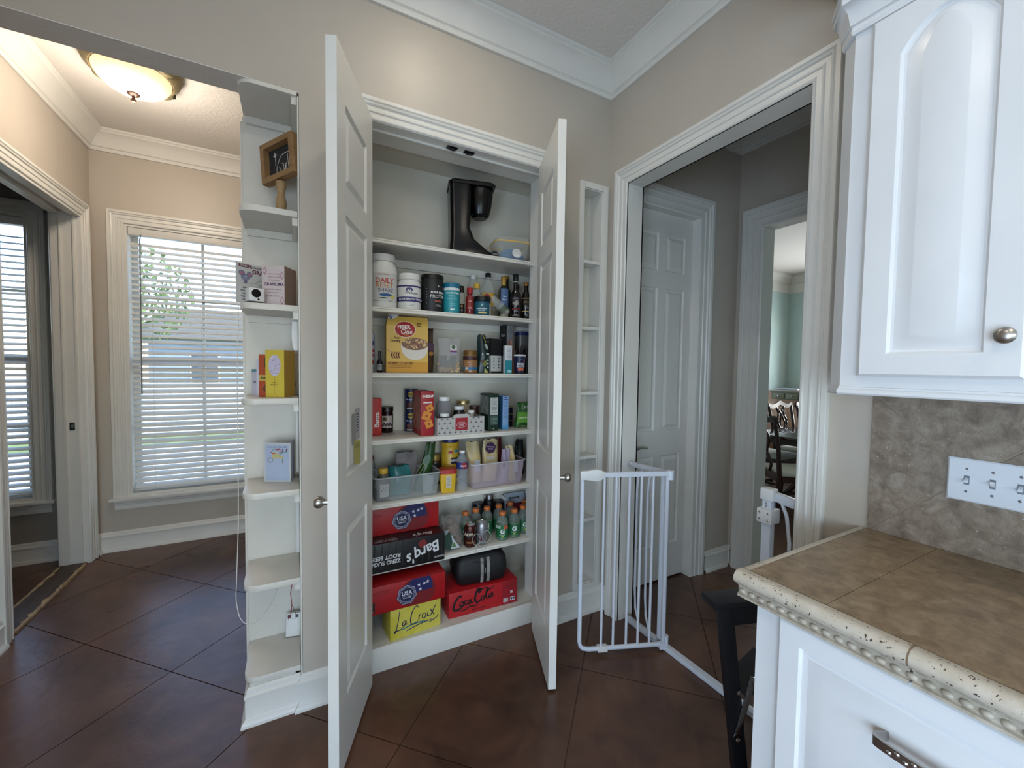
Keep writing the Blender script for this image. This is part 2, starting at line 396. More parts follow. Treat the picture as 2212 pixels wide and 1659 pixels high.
# ------------------------------------------------------------------ mouldings
def moulding(name, prof, path, m=TRIM):
    """prof: (p = stand-off from wall, z); path(p) -> list of xy points"""
    return struct(MB().strips([[(x, y, z) for x, y in path(p)] for p, z in prof]).obj(name, m, smooth=30))
CROWN = [(0, 2.915), (.012, 2.915), (.016, 2.925), (.014, 2.937), (.024, 2.942), (.03, 2.955), (.04, 2.975), (.056, 2.997), (.074, 3.013), (.092, 3.022), (.092, 3.032), (.102, 3.036), (.102, 3.05)]
moulding('trim_crown_kitchen', CROWN, lambda p: [(-3.0, -p), (-p, -p), (-p, -1.112)])
moulding('trim_crown_nook', CROWN, lambda p: [(XL + p, .118), (XL + p, YW - p), (-1.42, YW - p)])
moulding('trim_crown_hall', CROWN, lambda p: [(.104 + p, -1.5), (.104 + p, -p), (XD - p, -p), (XD - p, -1.5)])
DCR = [(0, 2.745), (.012, 2.745), (.014, 2.76), (.004, 2.765), (.004, 2.90), (.02, 2.91), (.02, 2.93), (.06, 2.99), (.10, 3.01), (.10, 3.05)]
moulding('trim_crown_dining', DCR, lambda p: [(XD + .12, YW - p), (6.0 - p, YW - p), (6.0 - p, -2.3)])
BASE = [(.03, 0), (.03, .006), (.026, .018), (.017, .026), (.015, .03), (.015, .105), (.019, .108), (.019, .116), (.012, .124), (.010, .138), (.004, .145), (0, .145)]
moulding('baseboard_back', BASE, lambda p: [(-1.567 - p, .03), (-1.567 - p, -p), (PX0 - .085, -p)])
moulding('baseboard_corner', BASE, lambda p: [(PX1 + .085, -p), (-p, -p), (-p, -.062)])
moulding('baseboard_nook', BASE, lambda p: [(XL + p, 2.117), (XL + p, YW - p), (-1.42, YW - p)])
moulding('baseboard_left', BASE, lambda p: [(XL + p, -1.2), (XL + p, 1.05)])
moulding('baseboard_den', BASE, lambda p: [(-5.4, YW - p), (XL - .146, YW - p)])
moulding('baseboard_hall', BASE, lambda p: [(.917, -p), (XD - p, -p), (XD - p, -.025)])
moulding('baseboard_dining', BASE, lambda p: [(XD + .12, YW - p), (6.0 - p, YW - p), (6.0 - p, -2.3)])

CAS = [(-.004, 0), (-.004, .008), (0, .012), (.006, .013), (.009, .009), (.026, .009), (.029, .014), (.034, .015), (.037, .011), (.052, .011), (.056, .018), (.062, .02), (.066, .016), (.070, .022), (.084, .022), (.086, .018), (.086, 0)]
def casing(name, fr, a0, a1, zt, zb=0, sill=False, prof=CAS, m=TRIM):
    """door or window casing around an opening a0..a1 (along the wall), top zt; fr(a, z, stand-off)"""
    rows = []
    for d, p in prof:
        rows.append([fr(a0 - d, zb, p), fr(a0 - d, zt + d, p), fr(a1 + d, zt + d, p), fr(a1 + d, zb, p)])
    return struct(MB().strips(rows).obj(name, m, smooth=25))
def jamb(name, fr, a0, a1, zt, depth, th=.012, zb=0, m=TRIM):
    mb = MB()
    for (p, q, z0, z1) in ((a0, a0 + th, zb, zt), (a1 - th, a1, zb, zt), (a0 + th, a1 - th, zt - th, zt)):
        vs = [fr(x, z, d) for d in (.006, -depth) for x, z in ((p, z0), (q, z0), (q, z1), (p, z1))]
        mb.add(vs, [(0, 1, 2, 3), (7, 6, 5, 4), (0, 4, 5, 1), (1, 5, 6, 2), (2, 6, 7, 3), (3, 7, 4, 0)])
    return struct(mb.obj(name, m))
frA = lambda a, z, p: (a, -p, z)                       # wall at y=0 facing -y
frB = lambda a, z, p: (-p, a, z)                       # wall at x=0 facing -x
frL = lambda a, z, p: (XL + p, a, z)                   # wall at x=XL facing +x
frW = lambda a, z, p: (a, YW - p, z)                   # wall at y=YW facing -y
frD = lambda a, z, p: (XD - p, a, z)
casing('trim_casing_pantry', frA, PX0, PX1, 2.44)
jamb('trim_jamb_pantry', frA, PX0, PX1, 2.44, .17, .006)
struct(MB().box(PX0 + .006, PX1 - .006, .048, .06, 2.425, 2.434).box(PX0 + .006, PX0 + .016, .048, .06, 0, 2.434).box(PX1 - .016, PX1 - .006, .048, .06, 0, 2.434).obj('trim_stop_pantry', TRIM))
casing('trim_casing_kitchen_opening', frB, -1.041, -.148, 2.41)
jamb('trim_jamb_kitchen_opening', frB, -1.047, -.142, 2.416, .112, .010)
casing('trim_casing_kitchen_opening_back', lambda a, z, p: (.104 + p, a, z), -1.041, -.148, 2.41)
casing('trim_casing_hall_door', frA, .2, .78, 2.41, prof=[(d * 1.45, p) for d, p in CAS])
jamb('trim_jamb_hall_door', frA, .192, .788, 2.418, .11, .012)
casing('trim_casing_dining', frD, -1.05, -.175, 2.376, prof=[(d * 1.6, p) for d, p in CAS])
jamb('trim_jamb_dining', frD, -1.056, -.169, 2.382, .12, .010)
casing('trim_casing_nook_opening', frL, 1.13, 2.045, 2.41)
struct(MB().box(XL - .146, XL + .004, 2.033, 2.045, 0, 2.41).box(XL - .146, XL + .004, 1.13, 1.142, 0, 2.41).box(XL - .05, XL + .004, 1.142, 2.033, 2.39, 2.41).box(XL - .146, XL - .1, 1.142, 2.033, 2.39, 2.41)
       .box(XL - .036, XL - .028, 2.022, 2.033, 0, 2.39).box(XL - .102, XL - .094, 2.022, 2.033, 0, 2.39).obj('trim_jamb_nook_opening', TRIM))
casing('trim_casing_den', lambda a, z, p: (XL - .146 - p, a, z), 1.13, 2.045, 2.41)

# pocket-door pull on the jamb of the nook opening
t = thing('pocket_door_latch', 'small black metal latch set into the white jamb at far left', 'latch', (XL - .065, 2.031, .966))
MB().cbox((0, 0, 0), .026, .004, .052).obj('plate', BLACKM, t, bevel=.001)
MB().cbox((0, -.002, 0), .014, .003, .022).obj('bolt_hole', NICKEL, t)
# worn threshold board
t = thing('threshold_board', 'worn dark wooden threshold board with chipped pale edges at far left', 'threshold', (XL - .073, 1.59, 0))
TH = mat('worn_dark_board', (52, 42, 36), .55, rgb2=(84, 70, 58), nscale=9, stretch=(6, 1, 1), bump=.4, bscale=30)
CHIP = mat('chipped_plaster', (196, 176, 140), .9, rgb2=(150, 120, 88), nscale=30)
MB().box(-.068, .066, -.44, .43, .0005, .012).obj('board', TH, t)
random.seed(3)
for sx in (-1, 1):
    pts = []; y = -.44
    L = [];
    while y < .43:
        L.append((sx * (.068 + random.uniform(-.002, .006)), y)); y += random.uniform(.012, .03)
    inner = [(sx * (.058 - max(0, random.gauss(0, .009))), p[1]) for p in L]
    MB().prism(L + inner[::-1], .0005, .0135, lambda a, b, d: (a, b, d)).obj('chipped_edge', CHIP, t)

# ------------------------------------------------------------------ doors
def raised_panel(mb, fr, a0, a1, z0, z1, h=.008, inset=.034, lip=.010):
    """raised field on a plane: fr(a, z, height)"""
    ring = lambda k, e: [fr(a0 + k, z0 + k, e), fr(a1 - k, z0 + k, e), fr(a1 - k, z1 - k, e), fr(a0 + k, z1 - k, e)]
    mb.loft([ring(0, h), ring(lip * .5, h * .1), ring(lip, -h * .0), ring(lip + .004, 0), ring(inset, h * .85), ring(inset + .001, h * .9)], capa=False)
def panel_door(name, width, height, th, panels, m=TRIM):
    """slab with sticking and raised fields on both faces; local x = 0..width, y centred, z = 0..height; cells = list of (a0,a1,z0,z1)"""
    o = None
    xs = sorted({0, width} | {p[0] for p in panels} | {p[1] for p in panels}); zs = sorted({0, height} | {p[2] for p in panels} | {p[3] for p in panels})
    mb = MB()
    hol = lambda x, z: any(p[0] < x < p[1] and p[2] < z < p[3] for p in panels)
    for i in range(len(xs) - 1):
        for j in range(len(zs) - 1):
            if not hol((xs[i] + xs[i + 1]) / 2, (zs[j] + zs[j + 1]) / 2): mb.box(xs[i], xs[i + 1], -th / 2, th / 2, zs[j], zs[j + 1])
    o = struct(mb.obj(name, m))
    dp = .009
    for a0, a1, z0, z1 in panels:
        q = MB()
        for sg in (-1, 1):
            raised_panel(q, lambda a, z, e: (a, sg * (th / 2 - dp + e), z), a0, a1, z0, z1, dp)
        q.obj('panel', m, o, smooth=20)
    return o
def lever(parent, x, z, th, side, dirx):
    """passage lever: rose, neck, handle on face y = side*th/2"""
    k = MB(); k.cyl(.026, 0, .008, 20, ax='y').cyl(.010, .006, .042, 12, ax='y')
    h = k.obj('door_handle', NICKEL, parent, smooth=40); h.location = (x, side * th / 2, z)
    if side < 0: h.rotation_euler = (0, 0, PI)
    MB().tube([(0, .040, 0), (.02, .047, .002), (.06, .047, .006), (.105, .045, -.002)], [.009, .008, .007, .006], 10).obj('lever_arm', NICKEL, h, smooth=60)
    if dirx * (-1 if side < 0 else 1) < 0: h.scale = (-1, 1, 1)
    return h
DW, DH, DT = .428, 2.424, .034
PP = [(.085, DW - .085, .235, .835), (.085, DW - .085, 1.01, 1.905), (.085, DW - .085, 2.0, 2.265)]
d1 = panel_door('door_1', DW, DH, DT, PP); d1['label'] = 'white left pantry door standing open with notes inside'
d1.location = (-1.312, -.012, .012); d1.rotation_euler = (0, 0, math.atan2(-.418, -.182))
d2 = panel_door('door_2', DW, DH, DT, PP); d2['label'] = 'white right pantry door standing open beside the tall niche'
d2.location = (-.455, -.005, .012); d2.rotation_euler = (0, 0, math.atan2(-.41, -.158))
def knob(parent, x, z, side):
    k = MB().lathe([(.024, 0), (.024, .006), (.010, .009), (.009, .028), (.014, .034), (.02, .042), (.021, .05), (.017, .058), (.004, .061)], 20, ax='y').obj('knob', NICKEL, parent, smooth=45)
    k.location = (x, side * DT / 2, z)
    if side < 0: k.rotation_euler = (0, 0, PI)
knob(d1, DW - .055, .935, -1)
knob(d2, DW - .05, .918, 1)
for d, sd in ((d1, -1), (d2, 1)):
    for z in (.2, 1.2, 2.2):
        MB().cyl(.006, -.045, .045, 10).obj('hinge', NICKEL, d, loc=(-.004, sd * .017, z), smooth=40)
d3 = panel_door('door_3', .57, 2.395, .035, [(.075, .255, .23, .835), (.325, .50, .23, .835), (.075, .255, 1.0, 1.92), (.325, .50, 1.0, 1.92), (.075, .255, 2.03, 2.265), (.325, .50, 2.03, 2.265)])
d3['label'] = 'white six panel hall door with a lever handle behind the safety gate'
d3.location = (.205, .068, .012)
lever(d3, .055, .905, .035, -1, 1)

# two small black catches on the head of the pantry opening
for i, (x, lb) in enumerate(((-.932, 'left of two small black roller catches at the pantry head'), (-.846, 'right of two small black roller catches at the pantry head'))):
    t = thing('door_catch', lb, 'catch', (x, .03, 2.434), 0, 'pantry door catches')
    MB().box(-.025, .025, -.014, .014, -.004, 0).obj('plate', BLACKP, t, bevel=.001)
    MB().cyl(.006, -.012, .012, 10, c=(0, 0, -.007), ax='x').obj('roller', BLACKP, t, smooth=40)

# ------------------------------------------------------------------ windows with blinds
def window(name, x0, x1, z0, z1, label, m=TRIM):
    w = struct(MB().box(x0, x0 + .02, YW + .0, YW + .12, z0, z1).box(x1 - .02, x1, YW, YW + .12, z0, z1).box(x0 + .02, x1 - .02, YW, YW + .12, z1 - .02, z1).box(x0 + .02, x1 - .02, YW, YW + .12, z0, z0 + .02).obj(name, m), label)
    zm = (z0 + z1) / 2 + .02; a, b = x0 + .02, x1 - .02
    for nm, u, v, y in (('lower_sash', z0 + .02, zm, YW + .075), ('upper_sash', zm - .03, z1 - .02, YW + .1)):
        s = MB().box(a, a + .04, y, y + .025, u, v).box(b - .04, b, y, y + .025, u, v).box(a + .04, b - .04, y, y + .025, u, u + .045).box(a + .04, b - .04, y, y + .025, v - .035, v).obj(nm, m, w)
        mu = MB(); xc = (a + b) / 2; mu.box(xc - .009, xc + .009, y + .004, y + .02, u + .045, v - .035); zc = (u + v) / 2; mu.box(a + .04, b - .04, y + .004, y + .02, zc - .009, zc + .009)
        mu.obj('muntin', m, s)
        for i in range(2):
            for j in range(2):
                px0 = (a + .04, xc + .009)[i]; px1 = (xc - .009, b - .04)[i]; pz0 = (u + .045, zc + .009)[j]; pz1 = (zc - .009, v - .035)[j]
                MB().box(px0, px1, y + .011, y + .014, pz0, pz1).obj('pane', GLASS, s)
    casing('trim_casing_' + name, frW, x0, x1, z1, z0)
    st = struct(MB().box(x0 - .105, x1 + .105, YW - .05, YW + .02, z0 - .024, z0).obj('trim_stool_' + name, m, bevel=.006))
    ap = [(0, -.024), (.03, -.024), (.03, -.034), (.022, -.04), (.018, -.055), (.012, -.06), (.012, -.092), (0, -.092)]
    struct(MB().prism([(p, z0 + z) for p, z in ap], x0 - .08, x1 + .08, lambda u, v, d: (d, YW - u, v)).obj('trim_apron_' + name, m))
    return w
SLAT = mat('white_blind_slat', (228, 227, 220), .45, clear=.12)
CORDM = mat('white_cord', (222, 220, 214), .7)
def blind(label, x0, x1, z0, z1, tilt, wand=True):
    t = thing('window_blind', label, 'window blind', ((x0 + x1) / 2, YW + .036, z0))
    w = x1 - x0; h = z1 - z0
    MB().box(-w / 2, w / 2, -.03, .022, h - .055, h - .002).obj('valance', SLAT, t, bevel=.003)
    MB().box(-w / 2 + .004, w / 2 - .004, -.018, .018, .012, .026).obj('bottom_rail', SLAT, t, bevel=.004)
    pitch = .0425; n = int((h - .1) / pitch); sl = None
    arc = [(-.025, 0), (-.013, .0022), (0, .003), (.013, .0022), (.025, 0)]
    prof = arc + [(y, z - .0022) for y, z in arc[::-1]]
    me = MB().prism(prof, -w / 2 + .006, w / 2 - .006, lambda u, v, d: (d, u, v)).mesh('slat', smooth=40)
    for i in range(n):
        put('slat', me, SLAT, t, (0, 0, .045 + i * pitch), (R(tilt), 0, 0))
    for x in (-w / 2 + .13, 0, w / 2 - .13):
        MB().box(x - .0008, x + .0008, -.0275, -.026, .02, h - .06).box(x - .0008, x + .0008, .024, .0255, .02, h - .06).obj('ladder_cord', CORDM, t)
    if wand:
        MB().tube([(-w / 2 + .075, -.034, h - .05), (-w / 2 + .07, -.036, h - .09), (-w / 2 + .062, -.036, h - 1.24)], .0042, 8).obj('tilt_wand', mat('grey_wand', (120, 120, 122), .3), t, smooth=50)
        MB().tube([(w / 2 - .095, -.034, h - .06), (w / 2 - .098, -.034, h - 1.12)], .0012, 6).tube([(w / 2 - .085, -.034, h - .06), (w / 2 - .086, -.034, h - 1.12)], .0012, 6).obj('lift_cord', CORDM, t)
        for dx in (-.098, -.086): MB().lathe([(.003, 0), (.007, .006), (.006, .024), (.002, .028)], 10, c=(w / 2 + dx, -.034, h - 1.145)).obj('cord_tassel', mat('brown_tassel', (96, 88, 82), .5), t, smooth=40)
    return t
window('window_1', -2.69, -1.78, WZ0, WZ1, 'white double hung nook window behind blinds')
blind('wide white slatted blind in the breakfast nook window', -2.666, -1.804, WZ0 + .02, WZ1 - .02, 34)
window('window_2', -4.05, -3.178, .44, 2.40, 'white double hung den window at the left edge')
blind('white slatted blind in the narrow strip of den window at far left', -4.026, -3.202, .46, 2.38, 22, False)
window('window_3', 4.30, 5.219, .5, 2.40, 'white dining room window seen edge on through the doorway')

# big kitchen and dining windows outside the view (daylight sources)
w4 = struct(MB().box(XL - .12, XL - .06, -4.4, -4.34, .04, 2.1).box(XL - .12, XL - .06, -2.06, -2.0, .04, 2.1).box(XL - .12, XL - .06, -3.23, -3.17, .04, 2.1).box(XL - .12, XL - .06, -4.4, -2.0, 2.04, 2.1).box(XL - .12, XL - .06, -4.4, -2.0, .04, .1).obj('window_4', TRIM))
for y0, y1 in ((-4.34, -3.23), (-3.17, -2.06)): MB().box(XL - .095, XL - .09, y0, y1, .1, 2.04).obj('pane', GLASS, w4)
w5 = struct(MB().box(6.05, 6.11, -.1, -.04, .6, 2.4).box(6.05, 6.11, 1.39, 1.45, .6, 2.4).box(6.05, 6.11, -.04, 1.39, 2.34, 2.4).box(6.05, 6.11, -.04, 1.39, .6, .66).obj('window_5', TRIM))
MB().box(6.08, 6.085, -.04, 1.39, .66, 2.34).obj('pane', GLASS, w5)

# ------------------------------------------------------------------ yard beyond the windows
GRASS = mat('lawn', (120, 138, 84), .9, rgb2=(88, 112, 60), nscale=3)
struct(MB().box(-30, 30, 2.6, 40, -.5, -.35).box(-30, -3.4, -30, 2.6, -.5, -.35).obj('ground_yard', GRASS))
PATIO = mat('pale_concrete', (206, 203, 196), .85, rgb2=(190, 187, 180), nscale=4)
tag(MB().box(-8, 8, 2.6, 9.0, -.35, -.30).obj('patio_slab', PATIO), 'pale concrete patio slab outside the nook window', 'patio')
SIDING = mat('pale_blue_siding', (150, 164, 186), .7, rgb2=(140, 154, 178), nscale=3)
h = thing('neighbour_house', 'pale blue house with grey roof seen through the blinds', 'house', (-1.6, 19.0, -.35))
MB().box(-5.0, 5.0, 0, 5, 0, 2.7).obj('wall', SIDING, h)
MB().prism([(-5.5, 2.7), (5.5, 2.7), (4.2, 3.9), (-4.2, 3.9)], -.4, 5.4).obj('roof', mat('grey_shingle', (128, 124, 122), .9, rgb2=(104, 100, 98), nscale=30), h)
for x in (-3.2, -.4, 2.4):
    f = MB().box(x - .5, x + .5, -.04, 0, .9, 2.2).obj('window', TRIM, h); MB().box(x - .44, x + .44, -.05, -.04, .96, 2.14).obj('pane', mat('dark_pane', (70, 84, 104), .1), f)
FEN = mat('white_fence_board', (214, 212, 206), .7, rgb2=(200, 198, 192), nscale=6)
f = thing('garden_fence', 'white board fence across the yard behind the patio', 'fence', (0, 11.0, -.35))
_fm = MB().box(-.068, .068, -.012, .012, 0, 1.25).mesh('board')
for i in range(70): put('board', _fm, FEN, f, (-12 + i * .142, 0, 0))
MB().box(-12.1, -2.1, .012, .05, .25, .33).box(-12.1, -2.1, .012, .05, 1.0, 1.08).obj('rail', FEN, f)
LEAFM = [mat('leaf_green', (66, 92, 40), .6, rgb2=(110, 132, 60), nscale=5), mat('leaf_dark', (42, 64, 32), .6, rgb2=(78, 100, 50), nscale=5)]
BARK = mat('bark', (92, 78, 64), .9)
def tree(label, x, y, h, r, k, seed):
    rng = random.Random(seed); t = thing('yard_tree', label, 'tree', (x, y, -.35), 0, 'trees beyond the patio')
    MB().tube([(0, 0, 0), (.05, .02, h * .35), (-.03, .05, h * .7)], [.13, .1, .05], 8).obj('trunk', BARK, t, smooth=50)
    mb = MB()
    for i in range(900):
        a, b = rng.uniform(0, 2 * PI), math.acos(rng.uniform(-1, 1)); q = r * rng.uniform(.35, 1) ** .6
        c = Vector((q * math.sin(b) * math.cos(a), q * math.sin(b) * math.sin(a), h * .68 + q * .9 * math.cos(b))); s = rng.uniform(.10, .22)
        e = Euler((rng.uniform(0, 6), rng.uniform(0, 6), rng.uniform(0, 6))).to_matrix()
        mb.add([c + e @ Vector(p) * s for p in ((-.6, 0, 0), (0, -.35, .05), (.7, 0, 0), (0, .35, .05))], [(0, 1, 2, 3)])
    mb.obj('foliage', LEAFM[k], t)['kind'] = 'stuff'
tree('tall leafy green tree left of the pale blue house', -6.0, 14.0, 5.4, 1.8, 0, 1)
tree('broad dark green tree above the house roof', -1.4, 14.4, 5.8, 1.9, 1, 2)
tree('rounded green tree right of the nook view', 3.2, 13.6, 5.0, 1.8, 0, 3)
tree('low green tree standing far left of the den window', -11.0, 15.0, 4.4, 1.8, 1, 4)
tree('slender tree rising beside the den window', -8.6, 10.0, 3.6, 1.0, 0, 5)

# ------------------------------------------------------------------ ceiling lamp in the nook
t = thing('ceiling_lamp', 'flush ceiling lamp with glowing cream glass bowl and antique scrolled rim', 'lamp', (-2.36, 1.20, CH))
ANT = mat('antique_plaster', (150, 138, 104), .7, rgb2=(104, 92, 62), nscale=18, bump=.4, bscale=60)
MB().lathe([(.15, 0), (.205, -.002), (.215, -.02), (.205, -.045), (.19, -.062), (.178, -.07), (.165, -.066)], 36).obj('rim', ANT, t, smooth=50)
for i in range(4):
    a = PI / 4 + i * PI / 2 + .2
    b = MB().lathe([(.0, -.0), (.036, -.004), (.044, -.03), (.036, -.06), (.012, -.074)], 14, sx=1.25, sy=.8).obj('scroll_ornament', ANT, t, smooth=50)
    b.location = (.188 * math.cos(a), .188 * math.sin(a), 0); b.rotation_euler = (0, 0, a + PI / 2)
    for k in range(4):
        MB().cbox((0, 0, 0), .004, .012, .03).obj('leaf_groove', mat('groove_brown', (74, 60, 40), .8), b, loc=(-.03 + .012 * k, -.034, -.036))
BOWL = mat('glowing_cream_glass', (255, 226, 196), .35, rgb2=(250, 206, 168), nscale=7, emit=(255, 206, 160), estr=.75)
MB().lathe([(.168, -.062), (.165, -.08), (.15, -.105), (.122, -.13), (.085, -.15), (.045, -.161), (.012, -.165)], 36, capb=False).obj('glass_bowl', BOWL, t, smooth=60)
MB().lathe([(.03, -.160), (.026, -.17), (.008, -.178), (.006, -.188), (.013, -.196), (.012, -.206), (.003, -.212)], 16).obj('finial', mat('dark_bronze', (58, 40, 32), .35, .6), t, smooth=45)
l = light('nook_bulb', 'POINT', (-2.36, 1.20, 2.78), (0, 0, 0), 10.5, (1, .89, .76), shadow_soft_size=.12)

# recessed ceiling cans of the kitchen (above and behind the view)
for i, (x, y, pw) in enumerate(((-1.02, -.54, 2.2), (-2.2, -1.9, 4), (-.95, -2.6, 4), (-2.2, -3.4, 4))):
    t = thing('recessed_light', 'round recessed ceiling light number %s over the kitchen floor' % ('one', 'two', 'three', 'four')[i], 'lamp', (x, y, CH), 0, 'kitchen ceiling cans')
    MB().lathe([(.05, -.002), (.075, -.004), (.078, 0)], 24, capb=False, capt=False).obj('trim_ring', WHITEP, t, smooth=40)
    light('can_light', 'AREA', (x, y, CH - .012), (0, 0, 0), pw, (1, .88, .72), shape='DISK', size=.1)
# ------------------------------------------------------------------ pantry shelves
ZS = [1.993, 1.681, 1.3766, 1.063, .7586, .4485]
SLB = ['top pantry shelf carrying the black coffee maker', 'second pantry shelf carrying tubs and vinegar bottles', 'third pantry shelf carrying the cereal box',
       'fourth pantry shelf carrying crackers and the patterned box', 'fifth pantry shelf carrying two plastic bins', 'sixth pantry shelf carrying soda cases and sports drinks']
NOSE = [(.165, -.022), (.165, 0), (.124, 0), (.1205, -.002), (.1205, -.007), (.124, -.0085), (.124, -.0105), (.119, -.012), (.119, -.019), (.122, -.022)]
for z, lb in zip(ZS, SLB):
    t = thing('pantry_shelf', lb, 'shelf', (-.866, 0, z), 0, 'white pantry shelves')
    MB().box(-.583, .565, .17, .4, -.022, 0).box(-.4465, .4465, .165, .17, -.022, 0).obj('board', SHELF, t)
    MB().prism(NOSE, -.4465, .4465, lambda u, v, d: (d, u, v)).obj('nosing', SHELF, t, smooth=40)
    MB().box(-.583, .565, .381, .3995, -.062, -.0225).obj('cleat', SHELF, t)
t = thing('pantry_plinth', 'white plinth board forming the pantry floor above the concrete', 'plinth', (-.866, 0, 0))
MB().box(-.4465, .4465, .0725, .165, .1, .1165).box(-.583, .565, .17, .3995, .1, .1165).box(-.4465, .4465, .165, .17, .1, .1165).obj('top_board', SHELF, t)
MB().box(-.4465, .4465, .053, .072, .0, .1165).obj('front_board', SHELF, t, bevel=.002)

# ------------------------------------------------------------------ end shelves of the pantry wall
XE0, XE1 = -1.772, -1.5675
t = thing('end_shelf_unit', 'tall white open corner shelves with rounded fronts on the wall end', 'shelf unit', (XE1, 0, 0))
W_ = XE1 - XE0
MB().box(-W_ - .004, -.0005, .262, .281, .0, 2.449).obj('back_panel', SHELF, t)
MB().box(-W_ - .012, -W_ - .0045, .263, .302, 0, 2.43).obj('edge_strip', SHELF, t)
MB().box(-.006, -.0006, .001, .262, .0, 2.449).obj('side_panel', SHELF, t)
EZ = [2.466, 2.010, 1.643, 1.277, .910, .547, .182]
rr = .055
prof = [(-.007, 0.0), (-.007, .2615), (-W_, .2615)] + [(-W_ + rr - rr * math.cos(a), rr - rr * math.sin(a)) for a in [PI / 2 * i / 8 for i in range(9)]]
for i, z in enumerate(EZ):
    th = .016 if i == 0 else .024
    s = MB().prism(prof, z - th, z, lambda a, b, d: (a, b, d)).obj('shelf', SHELF, t, bevel=.003)
    MB().box(-W_ + .012, -.0262, .244, .2612, z - th - .03, z - th - .0005).box(-.026, -.0072, .012, .2612, z - th - .03, z - th - .0005).obj('cleat', SHELF, s)
# base of the end shelves
bs = MB().box(-W_ + .02, -.0075, .012, .2605, 0, .157).obj('plinth', SHELF, t)
mrows = [[(-W_ + .02 - p, .2605, z), (-W_ + .02 - p, .012 - p, z), (-.008, .012 - p, z)] for p, z in BASE]
MB().strips(mrows).obj('base_moulding', TRIM, bs, smooth=30)

# ------------------------------------------------------------------ tall narrow niche beside the doorway
t = thing('niche_shelf_unit', 'tall narrow white recessed niche shelves beside the cased doorway', 'shelf unit', (-.115, 0, .17))
MB().box(-.067, .067, .098, .1035, 0, 2.234).obj('back_panel', PANTRY, t)
MB().box(-.067, -.061, -.002, .098, 0, 2.234).box(.061, .067, -.002, .098, 0, 2.234).box(-.061, .061, -.002, .098, 2.228, 2.234).box(-.061, .061, -.002, .098, 0, .006).obj('lining', TRIM, t)
MB().box(-.097, -.066, -.012, -.0005, -.024, 2.265).box(.066, .1, -.012, -.0005, -.024, 2.265).box(-.066, .066, -.012, -.0005, 2.233, 2.265).box(-.066, .066, -.012, -.0005, -.024, .002).obj('face_frame', TRIM, t, bevel=.002)
for z in (2.014, 1.646, 1.279, .912, .549):
    MB().box(-.0605, .0605, .001, .0975, z - .17 - .018, z - .17).obj('shelf', TRIM, t, bevel=.002)

# ------------------------------------------------------------------ kitchen base cabinet, worktop, splash-back, wall cabinet
XF = -.60
t = thing('base_cabinet', 'white base cabinet with raised panel drawers under the tiled worktop', 'cabinet', (0, -1.262, 0))
MB().box(XF + .02, 0, -1.6, 0, .1, .868).box(XF + .07, 0, -1.6, -.02, 0, .1).obj('carcass', CABW, t)
MB().box(XF, XF + .0195, -.06, 0, .1, .868).box(XF, XF + .0195, -1.6, -.06, .856, .868).box(XF, XF + .0195, -1.6, -.06, .1, .13).box(XF, XF + .0195, -1.6, -.06, .395, .425).box(XF, XF + .0195, -1.05, -.98, .425, .856).obj('face_frame', CABW, t)
def drawer(y0, y1, z0, z1):
    d = MB()
    ring = lambda k, x: [(x, y0 - k, z0 + k), (x, y1 + k, z0 + k), (x, y1 + k, z1 - k), (x, y0 - k, z1 - k)]
    d.loft([ring(0, XF - .0005), ring(0, XF - .014), ring(.006, XF - .02), ring(.046, XF - .02), ring(.05, XF - .012), ring(.062, XF - .0115), ring(.064, XF - .0125), ring(.092, XF - .0205), ring(.094, XF - .021)])
    o = d.obj('drawer_front', CABW, t, smooth=24)
    return o
def pull(o, yc, zc, L=.155):
    p = [(XF - .02, yc + L / 2 - .02, zc), (XF - .045, yc + L / 2 - .006, zc), (XF - .054, yc + L / 2 - .02, zc), (XF - .056, yc, zc), (XF - .054, yc - L / 2 + .02, zc), (XF - .045, yc - L / 2 + .006, zc), (XF - .02, yc - L / 2 + .02, zc)]
    h = MB()
    q = smooth_line([tuple(a) for a in p], 5)
    rows = []
    for i, c in enumerate(q):
        rows.append([(c[0] - .003, c[1], c[2] - .009), (c[0] + .003, c[1], c[2] - .009), (c[0] + .003, c[1], c[2] + .009), (c[0] - .003, c[1], c[2] + .009)])
    h.loft(rows)
    hd = h.obj('pull_handle', NICKEL, o, smooth=50)
    for k in range(9):
        a = yc - .045 + k * .0112
        MB().lathe([(.001, 0), (.0045, .0008), (.003, .002), (.0005, .0028)], 8, ax='x', c=(0, 0, 0)).obj('embossed_leaf', CHROME, hd, loc=(XF - .0588, a, zc + (.003 if k % 2 else -.003)), rot=(0, PI, 0), smooth=50)
for y0, y1 in ((-.058, -.985), (-1.045, -1.59)):
    o = drawer(y0, y1, .418, .853); pull(o, (y0 + y1) / 2 if y0 < -.5 else -.318, .735)
    o = drawer(y0, y1, .125, .403); pull(o, (y0 + y1) / 2 if y0 < -.5 else -.318, .30)

